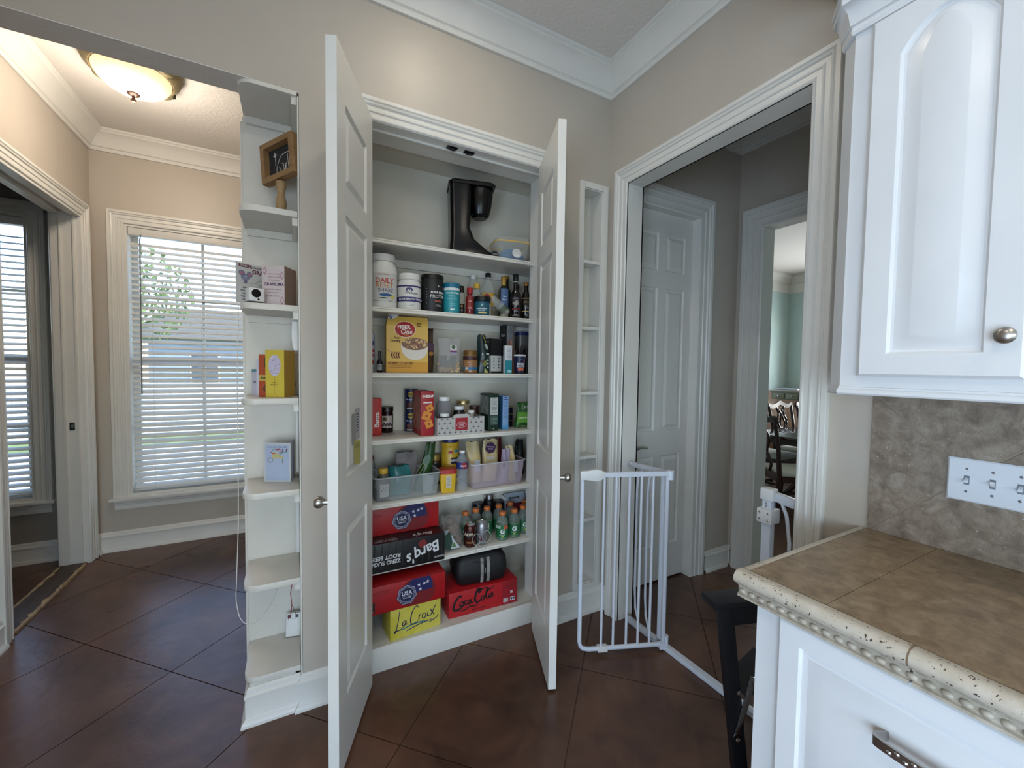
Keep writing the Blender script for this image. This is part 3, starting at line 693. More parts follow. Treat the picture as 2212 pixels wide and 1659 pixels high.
def stone(name, a, b, c, sc, rough=.32, dots=None, bump=.15):
    m = bpy.data.materials.new(name); m.use_nodes = True; nt = m.node_tree; bs_ = nt.nodes['Principled BSDF']; bs_.inputs['Roughness'].default_value = rough
    g = nt.nodes.new('ShaderNodeNewGeometry')
    def nz(scale, det, dist):
        n = nt.nodes.new('ShaderNodeTexNoise'); n.inputs['Scale'].default_value = scale; n.inputs['Detail'].default_value = det; n.inputs['Distortion'].default_value = dist; n.inputs['Roughness'].default_value = .65
        nt.links.new(g.outputs['Position'], n.inputs[0]); return n
    n1 = nz(sc, 10, .6); r = nt.nodes.new('ShaderNodeValToRGB'); e = r.color_ramp.elements
    e[0].position, e[0].color = .3, lin(a); e[1].position, e[1].color = .72, lin(c); x = e.new(.5); x.color = lin(b)
    nt.links.new(n1.outputs[0], r.inputs[0]); out = r.outputs[0]
    if dots:
        v = nz(dots[1], 2, 0); rr_ = nt.nodes.new('ShaderNodeValToRGB'); rr_.color_ramp.elements[0].position = dots[2]; rr_.color_ramp.elements[1].position = dots[2] + .03
        mx = nt.nodes.new('ShaderNodeMix'); mx.data_type = 'RGBA'; nt.links.new(v.outputs[0], rr_.inputs[0]); nt.links.new(rr_.outputs[0], mx.inputs[0]); nt.links.new(out, mx.inputs[6]); mx.inputs[7].default_value = lin(dots[0]); out = mx.outputs[2]
    nt.links.new(out, bs_.inputs['Base Color'])
    bp = nt.nodes.new('ShaderNodeBump'); bp.inputs['Strength'].default_value = bump; bp.inputs['Distance'].default_value = .004
    nt.links.new(nz(sc * 4, 8, .2).outputs[0], bp.inputs['Height']); nt.links.new(bp.outputs[0], bs_.inputs['Normal'])
    return m
CTILE = stone('counter_travertine', (112, 93, 72), (142, 121, 95), (168, 148, 120), 26, .34, None, .3)
STILE = stone('splash_travertine', (108, 95, 82), (138, 124, 109), (166, 153, 138), 26, .45, ((186, 178, 166), 95, .70), .5)
CAPT = stone('cap_trim_stone', (178, 168, 150), (194, 184, 168), (202, 195, 184), 14, .3, ((70, 58, 48), 140, .635), .3)
BEADT = stone('bead_trim_stone', (150, 140, 125), (176, 166, 150), (196, 188, 174), 30, .4)
GROUT = mat('tan_grout', (118, 100, 80), .85, rgb2=(140, 122, 100), nscale=40)
ZC = .9226
t = thing('worktop', 'brown travertine tile worktop with pitted cream bead edge', 'worktop', (0, -1.227, ZC))
MB().box(-.612, -.001, -1.62, -.0185, -.052, -.003).obj('substrate', GROUT, t)
ys = [-.019, -.181, -.486, -.791, -1.096, -1.401, -1.62]; g = .0007
for i in range(len(ys) - 1):
    xs = [-.6085, -.448 if i == 0 else -.424, -.148 if i == 0 else -.119, -.001]
    for j in range(3):
        MB().box(xs[j] + g, xs[j + 1] - g, ys[i + 1] + g, ys[i] - g, -.003, -.0).obj('tile', CTILE, t)
capp = [(-.6095, -.0005), (-.620, .002), (-.634, .0015), (-.643, -.004), (-.6475, -.013), (-.647, -.022), (-.641, -.029), (-.632, -.032), (-.6095, -.032)]
seg = [0, -.322, -.644, -.966, -1.288, -1.61]
for i in range(5):
    MB().prism(capp, seg[i] - .0016, seg[i + 1] + .0016, lambda u, v, d: (u, d, v)).obj('cap_trim', CAPT, t, smooth=50)
    MB().prism([(-.612, -.0325), (-.630, -.0325), (-.633, -.036), (-.629, -.038), (-.6265, -.041), (-.6265, -.057), (-.631, -.059), (-.632, -.064), (-.612, -.064)], seg[i] - .003, seg[i + 1] + .001, lambda u, v, d: (u, d, v)).obj('bead_moulding', BEADT, t, smooth=40)
    if i: MB().prism([(u * 1.0 + .0012, v) for u, v in capp], seg[i] - .0016, seg[i] + .0016, lambda u, v, d: (u, d, v)).obj('joint', GROUT, t)
_bm = MB().lathe([(.0004, -.0088), (.0045, -.0072), (.0066, -.003), (.0068, 0), (.0066, .003), (.0045, .0072), (.0004, .0088)], 10, ax='y').mesh('bead', smooth=60)
for k in range(30): put('bead', _bm, BEADT, t, (-.6265, -.014 - .0222 * k, -.0495))
# left end trim strip
MB().prism([(-.607, .0), (-.002, .0), (-.002, -.03), (-.607, -.03)], -.0015, -.0175, lambda u, v, d: (u, d, v)).obj('end_trim', CAPT, t, bevel=.003)

# splash-back tiles on the diagonal, part of the right wall
sp = thing('splash_back', 'mottled brown diagonal tile splash-back above the worktop', 'tile splash-back', (0, -1.2475, ZC))
MB().box(-.0075, -.0005, -1.6, 0, .0002, .4315).obj('grout_bed', mat('pale_splash_grout', (150, 136, 118), .9), sp)
TS = .33 * _r2; yc0, zc0 = -1.4625, 1.1365
for i in range(-6, 4):
    for j in range(-6, 4):
        # square cell between diagonal lines; a = z - y, b = z + y
        a0 = 2.599 + i * TS; b0 = -.326 + j * TS; gg = .0035
        q = [(a0 + gg, b0 + gg), (a0 + TS - gg, b0 + gg), (a0 + TS - gg, b0 + TS - gg), (a0 + gg, b0 + TS - gg)]
        poly = [((b - a) / 2 + 1.2475, (a + b) / 2 - ZC) for a, b in q]
        cp = clip(poly, -1.6, -.001, .0015, .4315)
        if cp: MB().prism(cp, -.0076, -.0095, lambda u, v, d: (d, u, v)).obj('tile', STILE, sp)

t = thing('switch_plate', 'white four gang light switch plate on the tile splash-back', 'switch plate', (-.0098, -1.512, 1.1288))
PLW = mat('glossy_white_plate', (222, 226, 232), .12)
MB().loft([[(x, y, z) for y, z in ((-w, -h), (w, -h), (w, h), (-w, h))] for x, w, h in ((0, .0922, .0572), (-.003, .0922, .0572), (-.006, .0885, .0535))]).obj('plate', PLW, t)
for k in range(4):
    y = .069 - .046 * k - .0143
    MB().box(-.0068, -.006, y - .0052, y + .0052, -.012, .012).obj('toggle_slot', mat('slot_grey', (120, 124, 130), .5), t)
    MB().prism([(-.0068, -.007), (-.016, .002 if k % 2 else -.006), (-.016, .008 if k % 2 else .0), (-.0068, .006)], y - .0035, y + .0035, lambda u, v, d: (u, d, v)).obj('toggle', PLW, t)
    for sz in (-1, 1): MB().lathe([(.0034, 0), (.0034, .0005), (.002, .0012)], 10, ax='x').obj('screw', mat('plate_screw', (150, 152, 158), .3, .7), t, loc=(-.006, y, sz * .0302), rot=(0, PI, 0))

# wall cabinet
t = thing('wall_cabinet', 'white wall cabinet with an arched raised panel door over the worktop', 'cabinet', (0, -1.26, 1.354))
XU = -.333
foot = [(-.001, 0), (XU + .035, 0), (XU, -.036), (XU, -1.5), (-.001, -1.5)]
MB().prism(foot, .02, 1.245, lambda a, b, d: (a, b, d)).obj('carcass', CABW, t)
def ring_mould(name, prof, z):
    rows = []
    for p, h in prof:
        rows.append([(-.001, p * .5, z + h), (XU + .035 - p * .2, p * .5, z + h), (XU - p * .8, -.036 + p * .3, z + h), (XU - p * .8, -1.5, z + h)])
    return MB().strips(rows).obj(name, CABW, t, smooth=30)
ring_mould('light_rail', [(-.02, 0), (.006, 0), (.010, .004), (.010, .012), (.004, .016), (.004, .02), (0, .021)], 0)
ring_mould('crown', [(0, 0), (.012, .0), (.016, .008), (.013, .02), (.02, .022), (.03, .05), (.046, .066), (.052, .068), (.052, .082), (.06, .086), (.06, .096), (0, .096)], .905)
# arched door
y0, y1, z0, z1 = -1.338 + 1.26, -1.606 + 1.26, 1.402 - 1.354, 2.252 - 1.354
def arch(k, n=10):
    a, b = y0 - .058 - k, y1 + .058 + k; zb = z0 + .055 + k; zs_ = 2.145 - 1.354 - k * .6; rise = .062
    pts = [(a, zb)] + [(a, zb + (zs_ - zb) * i / 4) for i in range(1, 5)]
    for i in range(1, n): s_ = i / n; pts.append((a + (b - a) * s_, zs_ + rise * math.sin(PI * s_) ** .8))
    pts += [(b, zs_ - (zs_ - zb) * i / 4) for i in range(0, 5)]
    return pts
def outer(k, n=10):
    a, b = y0 - k, y1 + k; zb, zt = z0 + k, z1 - k
    pts = [(a, zb)] + [(a, zb + (zt - zb) * i / 4) for i in range(1, 5)]
    for i in range(1, n): pts.append((a + (b - a) * i / n, zt))
    pts += [(b, zt - (zt - zb) * i / 4) for i in range(0, 5)]
    return pts
R3 = lambda pts, x: [(x, y, z) for y, z in pts]
dr = MB().loft([R3(outer(0), XU - .0005), R3(outer(0), XU - .015), R3(outer(.006), XU - .021), R3(arch(-.002), XU - .021), R3(arch(.003), XU - .013), R3(arch(.008), XU - .012)], capb=False).obj('door', CABW, t, smooth=24)
MB().loft([R3(arch(.0075), XU - .0118), R3(arch(.012), XU - .0122), R3(arch(.038), XU - .0205), R3(arch(.04), XU - .021)], capa=False).obj('raised_panel', CABW, dr, smooth=20)
MB().lathe([(.010, 0), (.0065, .004), (.006, .014), (.014, .018), (.0165, .023), (.014, .028), (.005, .031)], 20, ax='x', sx=1.0, sy=1.0).obj('knob', NICKEL, dr, loc=(XU - .021, -1.582 + 1.26, 1.487 - 1.354), rot=(0, PI, 0), smooth=50)
dr2 = MB().loft([[(XU - .0005, a, z) for a, z in ((-.36, z0), (-.64, z0), (-.64, z1), (-.36, z1))], [(XU - .02, a, z) for a, z in ((-.36, z0), (-.64, z0), (-.64, z1), (-.36, z1))]]).obj('door', CABW, t)

# ------------------------------------------------------------------ safety gate in the cased opening
t = thing('safety_gate', 'white metal bar safety gate standing open in the cased doorway', 'safety gate', (.055, -.405, 0))
FB = lambda: MB()
fr_ = MB().bar((0, .232, .012), (0, -.60, .012), .034, .022).obj('floor_bar', GATE, t, bevel=.003)
MB().box(-.015, .015, -.018, .014, .0235, .905).obj('hinge_post', GATE, t, bevel=.004)
MB().bar((0, .22, .888), (0, -.0185, .892), .026, .024).obj('top_arm', GATE, t, bevel=.003)
for y in (.15, .075):
    MB().tube([(0, y, .878), (0, y + .028, .84), (0, y + .036, .76), (0, y + .036, .2), (0, y + .028, .1), (0, y, .0235)], .0065, 10).obj('curved_bar', GATE, t, smooth=60)
for z in (.888, .012):
    p = MB().cyl(.014, .2215, .2335, 16, ax='y', c=(0, 0, z)).cyl(.0045, .2335, .2465, 10, ax='y', c=(0, 0, z)).obj('pressure_pad', GATE, t, smooth=40)
MB().cyl(.012, .0, .05, 14, c=(-.002, -.035, .0235)).obj('lower_hinge', GATE, t, smooth=40)
MB().cyl(.017, .0, .045, 14, c=(-.006, -.036, .868)).obj('upper_hinge', GATE, t, smooth=40)
ang = math.atan2(.165, -.425)
sw = MB().tube([(.02, 0, .022), (.395, 0, .022), (.424, 0, .028), (.438, 0, .042), (.442, 0, .07), (.442, 0, .87)], .011, 10).box(.0, .44, -.009, .009, .876, .898).box(.0, .03, -.012, .012, .0, .03).obj('swing_panel', GATE, t, smooth=40)
sw.location = (-.012, -.036, .012); sw.rotation_euler = (0, 0, ang)
MB().box(.004, .02, -.009, .009, .0305, .8755).obj('hinge_stile', GATE, sw, bevel=.003)
for k in range(5):
    x = .082 + .061 * k + (.006 if k > 2 else 0)
    MB().cyl(.0065, .030, .8765, 10, c=(x, 0, 0)).obj('bar', GATE, sw, smooth=40)
MB().loft([[(x, y, z) for y, z in ((-w, .874 - q), (w, .874 - q), (w, .899 + q), (-w, .899 + q))] for x, w, q in ((.335, .011, .002), (.355, .015, .012), (.38, .016, .017), (.42, .015, .010), (.455, .013, .008))]).obj('latch_handle', WHITEP, sw, bevel=.003)
MB().box(.30, .35, -.013, .013, .008, .036).obj('lower_latch', WHITEP, sw, bevel=.003)
# latch post on the right
MB().box(-.016, .016, -.525, -.49, .0235, .93).obj('latch_post', GATE, t, bevel=.004)
MB().box(-.022, .018, -.534, -.484, .905, .952).obj('post_cap', WHITEP, t, bevel=.006)
MB().box(-.03, .03, -.536, -.478, .815, .872).obj('latch_plate', WHITEP, t, bevel=.005)
for dy in (-.523, -.491):
    for z in (.83, .857): MB().lathe([(.004, 0), (.004, .001), (.002, .002)], 10, ax='x', c=(0, 0, 0)).obj('screw', NICKEL, t, loc=(-.0305, dy, z), rot=(0, PI, 0))
for z in (.885, .897): MB().lathe([(.004, 0), (.004, .001), (.002, .002)], 10, ax='x').obj('screw', NICKEL, t, loc=(-.0165, -.508, z - .005), rot=(0, PI, 0))
MB().bar((0, -.535, .925), (0, -.606, .915), .026, .034).obj('extension_arm', GATE, t, bevel=.003)
MB().cyl(.011, -.6225, -.607, 12, ax='y', c=(0, 0, .914)).cyl(.004, -.633, -.6225, 8, ax='y', c=(0, 0, .914)).obj('pressure_pad', GATE, t, smooth=40)
MB().tube([(0, -.556, .907), (0, -.575, .86), (0, -.588, .76), (0, -.588, .22), (0, -.58, .12), (0, -.556, .0235)], .0065, 10).obj('curved_bar', GATE, t, smooth=60)

# ------------------------------------------------------------------ black folding step stool beside the cabinet
t = thing('step_stool', 'black folding step stool with steel links beside the base cabinet', 'step stool', (-.30, -1.03, 0))
dx, dy = .95, -.31; 
P = lambda s, q, z: (s * dx - q * dy, s * dy + q * dx, z)      # s along the stool, q across it
def slab(mb, s0, s1, q0, q1, z0, z1):
    mb.add([P(s, q, z) for z in (z0, z1) for s, q in ((s0, q0), (s1, q0), (s1, q1), (s0, q1))], [(3, 2, 1, 0), (4, 5, 6, 7), (0, 1, 5, 4), (1, 2, 6, 5), (2, 3, 7, 6), (3, 0, 4, 7)]); return mb
top = slab(MB(), -.10, .20, -.02, .06, .634, .66).obj('top_step', BLACKM, t, bevel=.008)
for s in (-.055, .17):
    k = MB(); a = Vector(P(s, 0, .633)); b = Vector(P(s + (.085 if s < 0 else .02), -.004, .0))
    k.bar(a, b, .05, .022, up=P(0, 1, 0)).obj('leg', BLACKM, t, bevel=.002)
slab(MB(), -.028, .144, -.008, .012, .575, .633).obj('apron', BLACKM, t, bevel=.002)
st2 = MB().bar(P(.045, .055, .31), P(.16, .055, .40), .1, .02, up=(0, 0, 1)).obj('lower_step', BLACKM, t, bevel=.003)
MB().bar(P(-.008, .016, .56), P(-.004, .016, .49), .012, .003, up=P(0, 1, 0)).bar(P(-.008, .016, .566), P(.08, .016, .572), .012, .003, up=P(0, 1, 0)).obj('corner_bracket', CHROME, t)
MB().bar(P(.05, -.018, .40), P(-.008, -.018, .20), .022, .004, up=P(0, 1, 0)).obj('folding_link', CHROME, t, bevel=.001)
MB().bar(P(.05, -.022, .40), P(.10, -.022, .24), .022, .004, up=P(0, 1, 0)).obj('folding_link', CHROME, t, bevel=.001)
for s, z in ((.05, .40), (-.008, .20), (-.012, .36)):
    MB().lathe([(.008, 0), (.008, .003), (.004, .006)], 12, ax='y').obj('rivet', CHROME, t, loc=P(s, -.026, z), rot=(0, 0, math.atan2(dy, dx) + PI), smooth=40)

# ------------------------------------------------------------------ dining room
SEATC = mat('cream_seat_cloth', (214, 208, 194), .8, rgb2=(196, 190, 176), nscale=40)
def chair():
    r = thing('dining_chair', 'x', 'chair', (0, 0, 0))
    # faces +x; back at x=-.22; width along y
    for y in (-.235, .235):
        MB().tube([(-.26, y * .86, 0), (-.225, y * .88, .22), (-.215, y * .9, .46), (-.24, y * .96, .72), (-.29, y * 1.04, .97)], [.018, .021, .022, .019, .017], 8).obj('back_post', DARKW, r, smooth=50)
        MB().tube([(.20, y * .98, 0), (.215, y * .98, .12), (.225, y, .3), (.21, y, .43)], [.022, .017, .024, .028], 8).obj('leg', DARKW, r, smooth=50)
    cr = [(-.29, -.265, .965), (-.292, -.235, .982), (-.294, -.16, .965), (-.297, -.07, .985), (-.298, 0, 1.01), (-.297, .07, .985), (-.294, .16, .965), (-.292, .235, .982), (-.29, .265, .965)]
    q = smooth_line(cr, 4); MB().loft([[(c[0] + sx * .012, c[1], c[2] + sz * .026) for sx, sz in ((-1, -1), (1, -1), (1, 1), (-1, 1))] for c in q]).obj('crest_rail', DARKW, r, smooth=40)
    sp_ = r
    prof_l = lambda sg: [(-.216, sg * .05, .47), (-.222, sg * .085, .54), (-.232, sg * .06, .61), (-.24, sg * .035, .66), (-.25, sg * .085, .74), (-.262, sg * .095, .80), (-.275, sg * .055, .87), (-.288, sg * .07, .94), (-.294, sg * .09, .965)]
    m_ = MB()
    for sg in (-1, 1): m_.tube(smooth_line(prof_l(sg), 4), .0125, 6)
    m_.tube(smooth_line([(-.222, -.07, .55), (-.24, 0, .66), (-.25, .05, .75), (-.268, 0, .86), (-.285, -.04, .93)], 4), .011, 6)
    m_.tube(smooth_line([(-.222, .07, .55), (-.24, 0, .66), (-.25, -.05, .75), (-.268, 0, .86), (-.285, .04, .93)], 4), .011, 6)
    m_.obj('pierced_splat', DARKW, r, smooth=60)
    MB().box(-.225, -.2, -.21, .21, .40, .47).box(-.2, .215, -.235, -.205, .40, .455).box(-.2, .215, .205, .235, .40, .455).box(.205, .235, -.235, .235, .40, .455).obj('seat_rail', DARKW, r)
    MB().loft([[(sx * a, sy * a * 1.03, z) for sx, sy in ((-.198, -.2), (.2, -.2), (.2, .2), (-.198, .2))] for a, z in ((1, .445), (1, .47), (.94, .488), (.6, .495))]).obj('seat', SEATC, r, smooth=50)
    MB().bar((-.235, -.195, .18), (.215, -.22, .18), .02, .025).bar((-.235, .195, .18), (.215, .22, .18), .02, .025).bar((0, -.205, .18), (0, .205, .18), .02, .025).obj('stretcher', DARKW, r)
    return r
c0 = chair()
spots = [(2.587, .316, -33, 'nearest dark carved dining chair seen from behind through the doorway'),
         (3.85, .83, -90, 'middle dark carved dining chair on the far side of the table'), (3.23, .83, -90, 'left dark carved dining chair on the far side of the table'), (4.47, .83, -90, 'right dark carved dining chair on the far side of the table')]
for i, (x, y, a, lb) in enumerate(spots):
    o = c0 if i == 0 else copy_tree(c0)
    o.location = (x, y, .0005); o.rotation_euler = (0, 0, R(a)); o['label'] = lb; o['group'] = 'carved dining chairs'
TABW = mat('polished_mahogany', (58, 22, 16), .12, rgb2=(40, 15, 11), nscale=5, stretch=(4, 1, 1), coat=.4)
t = thing('dining_table', 'polished dark mahogany dining table between the carved chairs', 'table', (3.95, .36, 0), PI / 2)
MB().box(-.5, .5, -1.15, 1.2, .722, .752).obj('tabletop', TABW, t, bevel=.008)
MB().box(-.42, .42, -1.05, 1.1, .655, .7215).obj('apron', DARKW, t)
for y in (-.8, .8):
    MB().lathe([(.06, .28), (.045, .34), (.09, .42), (.05, .5), (.045, .6), (.08, .654)], 16, c=(0, y, 0)).obj('pedestal', DARKW, t, smooth=50)
    for k in range(3):
        a = k * 2 * PI / 3 + .5
        MB().tube([(0, y, .3), (.15 * math.cos(a), y + .15 * math.sin(a), .24), (.32 * math.cos(a), y + .32 * math.sin(a), .03)], [.035, .03, .02], 8).obj('pedestal_foot', DARKW, t, smooth=50)
SB = mat('honey_wood', (176, 132, 98), .4, rgb2=(158, 114, 82), nscale=6, stretch=(1, 1, 5)); GRN = mat('olive_green_paint', (70, 74, 50), .5, rgb2=(86, 88, 60), nscale=12)
t = thing('sideboard', 'honey wood and green sideboard in the dining room corner', 'sideboard', (5.62, 1.66, 0))
MB().box(-.35, .35, -.5, .53, .08, 1.07).obj('body', SB, t)
for x in (-.32, .32):
    for y in (-.47, .5): MB().box(x - .03, x + .03, y - .03, y + .03, 0, .08).obj('foot', SB, t)
MB().box(-.37, .36, -.52, .535, 1.0705, 1.09).obj('top_board', SB, t, bevel=.004)
MB().box(-.42, -.3505, -.5, .33, .965, 1.07).box(-.43, -.37, -.51, .34, 1.07, 1.092).obj('drawer_case', GRN, t)
for y in (.02, .22):
    d = MB().box(-.429, -.4205, y - .09, y + .09, .98, 1.06).obj('drawer', mat('olive_drawer', (104, 100, 70), .5), t, bevel=.003)
    MB().lathe([(.008, 0), (.012, .012), (.004, .02)], 10, ax='x').obj('knob', CHROME, d, loc=(-.429, y, 1.02), rot=(0, PI, 0), smooth=50)
for y in (-.22, .26):
    d = MB().box(-.366, -.3505, y - .22, y + .22, .15, .92).obj('door', SB, t, bevel=.003); MB().box(-.37, -.366, y - .15, y + .15, .22, .83).obj('door_panel', GRN if y < 0 else SB, d)
bx_ = thing('stacked_book', 'large grey book lying flat on the dining sideboard', 'book', (5.50, 1.82, 1.0905), .2)
MB().box(-.16, .16, -.22, .22, 0, .004).box(-.16, .16, -.22, .22, .022, .026).box(.152, .16, -.22, .22, .004, .022).obj('cover', mat('charcoal_cover', (54, 56, 60), .4), bx_)
MB().box(-.155, .152, -.215, .215, .0045, .0215).obj('pages', mat('page_edges', (216, 214, 208), .8), bx_)
bx_ = thing('stacked_book', 'smaller pale book on top of the large grey book', 'book', (5.48, 1.84, 1.1168), -.1)
MB().box(-.12, .12, -.17, .17, 0, .003).box(-.12, .12, -.17, .17, .014, .017).box(.113, .12, -.17, .17, .003, .014).obj('cover', mat('silver_cover', (150, 156, 160), .35), bx_)
MB().box(-.116, .113, -.166, .166, .0035, .0135).obj('pages', MATS['page_edges'], bx_)
# ------------------------------------------------------------------ builders for groceries
def carton(name, label, cat, x, y, z, w, d, h, rgb, rz=0, group=None, part='carton', bev=.0015, rgb2=None):
    t = thing(name, label, cat, (x, y, z + .0006), rz, group)
    MB().box(-w / 2, w / 2, -d / 2, d / 2, 0, h).obj(part, mat('card_%d_%d_%d' % rgb, rgb, .5, rgb2=rgb2, nscale=25) if rgb2 else flat(rgb, .45), t, bevel=bev)
    return t
def round_thing(name, label, cat, x, y, z, prof, m, part='body', group=None, n=28, rz=None):
    if rz is None: rz = -math.atan2(x + 1.5925, y + 1.8337) * .85
    t = thing(name, label, cat, (x, y, z + .0006), rz, group)
    MB().lathe(prof, n).obj(part, m, t, smooth=40)
    return t
def lathe_part(t, name, prof, m, n=28, smooth=40): return MB().lathe(prof, n).obj(name, m, t, smooth=smooth)
def band(t, r, z0, z1, rgb, name='label_band', e=.0005, n=28, rough=.5): return MB().lathe([(r + e, z0), (r + e, z1)], n, capb=False, capt=False).obj(name, flat(rgb, rough), t, smooth=40)
def lid_prof(r, z0, z1): return [(r * .97, z0), (r, z0 + .001), (r, z1 - .003), (r * .97, z1 - .0008), (r * .9, z1), (.001, z1)]
def bag_mesh(w, h, d, seed, crimp=.9, lean=0, n=22, rings=14, amp=.06, flatb=.75, topw=1.0):
    rng = random.Random(seed); ph = [rng.uniform(0, 6) for _ in range(8)]; out = []
    for j in range(rings + 1):
        t_ = j / rings; z = h * t_
        dd = d * (flatb + (1 - flatb) * math.sin(min(1, t_ * 2.2) * PI / 2)) * (1 - crimp * max(0, (t_ - .45) / .55) ** 1.4)
        ww = w * (1 - (1 - topw) * t_) * (.96 + .04 * math.sin(3 * t_ + ph[0])); ring = []
        for i in range(n):
            a = 2 * PI * i / n; k = 1 + amp * (math.sin(3 * a + ph[1] + 5 * t_) * .5 + math.sin(5 * a + ph[2] - 9 * t_) * .35 + math.sin(9 * a + ph[3] + 14 * t_) * .3)
            cx, sx = math.cos(a), math.sin(a)
            ring.append((ww / 2 * math.copysign(abs(cx) ** .8, cx) * (1 + (k - 1) * .3) + lean * t_ + .05 * d * math.sin(7 * t_ + ph[5]), dd / 2 * math.copysign(abs(sx) ** .75, sx) * k + .10 * d * t_ * math.sin(4 * cx + ph[6]), z - h * .022 * t_ ** 4 * (1 + math.sin(7 * cx + ph[4]))))
        out.append(ring)
    return MB().loft(out)
def bag(name, label, x, y, z, w, h, d, m, seed, rz=0, cat='bag', part='pouch', group=None, **kw):
    t = thing(name, label, cat, (x, y, z + .0006), rz, group)
    bag_mesh(w, h, d, seed, **kw).obj(part, m, t, smooth=50)
    return t
def scatter_stuff(t, name, m, n, box, r, seed, sq=.7):
    rng = random.Random(seed); mb = MB()
    for i in range(n):
        c = [rng.uniform(box[2 * k], box[2 * k + 1]) for k in range(3)]; rr_ = r * rng.uniform(.7, 1.2)
        mb.lathe([(rr_ * .25, -rr_ * .8), (rr_ * .85, -rr_ * .35), (rr_, .1 * rr_), (rr_ * .7, rr_ * .6), (rr_ * .15, rr_ * .85)], 7, c=c, sx=1, sy=sq)
    o = mb.obj(name, m, t, smooth=60); o['kind'] = 'stuff'; return o
def small_lines(t, u, v, w, n, dv, rgb, d, rad=None, h=.0014, seed=1, phi=0):
    rng = random.Random(seed)
    mb = []
    for i in range(n):
        ww = w * rng.uniform(.6, 1); badge(t, rect(u, v - i * dv, ww, h), rgb, d, rad=rad, name='small_print', th=.0006, phi=phi)

# ------------------------------------------------------------------ top shelf: coffee maker, tub
z = ZS[0]
t = thing('coffee_maker', 'black drip coffee maker standing on the top pantry shelf', 'coffee maker', (-.742, .262, z + .0006), R(-14))
BK = mat('gloss_black', (6, 6, 7), .2, spec=.35)
def pillar(z_, w, d, y): return [(w * math.cos(a) * (1 if abs(math.cos(a)) < .9 else .96), y + d * math.sin(a), z_) for a in [2 * PI * i / 24 for i in range(24)]]
bd = lambda zz, x0, x1, y0, y1, r=.022: [(cx + r * math.cos(a), cy + r * math.sin(a), zz) for cx, cy, a0 in ((x1 - r, y1 - r, 0), (x0 + r, y1 - r, PI / 2), (x0 + r, y0 + r, PI), (x1 - r, y0 + r, 1.5 * PI)) for a in [a0 + PI / 2 * k / 5 for k in range(6)]]
MB().loft([bd(0, -.115, .1, -.085, .085), bd(.02, -.117, .105, -.085, .085), bd(.055, -.115, .06, -.083, .083), bd(.09, -.112, .015, -.08, .08), bd(.15, -.112, -.01, -.08, .08), bd(.30, -.116, -.004, -.082, .082), bd(.365, -.118, -.002, -.083, .083)]).obj('tower', BK, t, smooth=35)
MB().loft([bd(.022, .06, .12, -.075, .075, .03), bd(.03, .05, .118, -.072, .072, .03)]).obj('warming_plate', mat('dark_grey_plate', (30, 30, 32), .4), t, smooth=35)
MB().lathe([(.05, .235), (.052, .24), (.066, .30), (.072, .365)], 28, c=(.052, 0, 0)).obj('filter_basket', BK, t, smooth=40)
MB().lathe([(.036, .222), (.046, .236)], 24, c=(.052, 0, 0)).obj('basket_spout', BK, t, smooth=40)
MB().loft([bd(.366, -.122, .124, -.087, .087, .035), bd(.380, -.124, .128, -.089, .089, .035), bd(.388, -.118, .122, -.083, .083, .035)]).obj('lid', BK, t, smooth=35)
MB().tube([(.09, -.07, .004), (.115, -.095, .004), (.14, -.092, .012), (.13, -.085, .028), (.11, -.075, .03)], .0032, 8).obj('power_cord', BLACKP, t, smooth=60)
t = thing('food_tub', 'clear plastic tub with yellow seal holding blue things beside the coffee maker', 'container', (-.492, .275, z + .0006), R(-10))
rb = lambda zz, w, d, r: bd(zz, -w, w, -d, d, r)
MB().loft([rb(0, .08, .07, .03), rb(.006, .086, .076, .03), rb(.108, .1, .088, .035), rb(.11, .102, .09, .035)], capb=False).obj('tub_body', CLEARP, t, smooth=40)
MB().loft([rb(.1105, .104, .092, .036), rb(.118, .105, .093, .036)], capa=False, capb=False).obj('yellow_seal', mat('yellow_seal', (214, 176, 84), .5), t, smooth=40)
MB().loft([rb(.1185, .104, .092, .036), rb(.135, .1, .088, .036), rb(.148, .085, .073, .03), rb(.15, .07, .06, .03)]).obj('lid', CLEARP, t, smooth=40)
for k, (a, b, c_, rgb, q) in enumerate(((-.025, -.015, .034, (74, 130, 180), .054), (.035, -.02, .036, (60, 112, 170), .05), (.0, .02, .066, (96, 150, 190), .055), (.045, .02, .07, (120, 90, 160), .02))):
    MB().lathe([(.001, -q * .6), (q * .8, -q * .4), (q, 0), (q * .7, q * .4), (.001, q * .55)], 14, c=(a, b, c_ + .004)).obj('blue_item', mat('blue_item_%d' % k, rgb, .4), t, smooth=50)
MB().lathe([(.022, 0), (.028, .002), (.024, .006), (.012, .006), (.01, .003)], 18, ax='y').obj('white_ring', WHITEP, t, loc=(.02, -.072, .055), rot=(.3, 0, PI), smooth=50)

# ------------------------------------------------------------------ second shelf: tubs and bottles
z = ZS[1]
WJ = mat('white_jar_plastic', (216, 216, 212), .4)
r = .0645
t = round_thing('supplement_tub', 'tallest white tub printed DAILY RESET SHAKE on second shelf', 'tub', -1.209, .215, z, [(r * .96, 0), (r, .004), (r, .185), (r * .97, .20), (r * .84, .218), (r * .82, .222)], WJ)
lathe_part(t, 'lid', [(r * .82, .2225), (r * .87, .223), (r * .87, .252), (r * .84, .256), (.001, .257)], WJ)
band(t, r, .03, .165, (200, 200, 198))
lettering(t, 'DAILY', .032, (186, 62, 38), .006, .128, 0, r + .0006, bold=.012); lettering(t, 'RESET', .032, (190, 122, 44), .006, .105, 0, r + .0006, bold=0)
lettering(t, 'SHAKE', .025, (40, 58, 96), .012, .082, 0, r + .0006, bold=0); badge(t, oval(.012, .061, .031, .0075), (40, 84, 140), 0, rad=r + .0007)
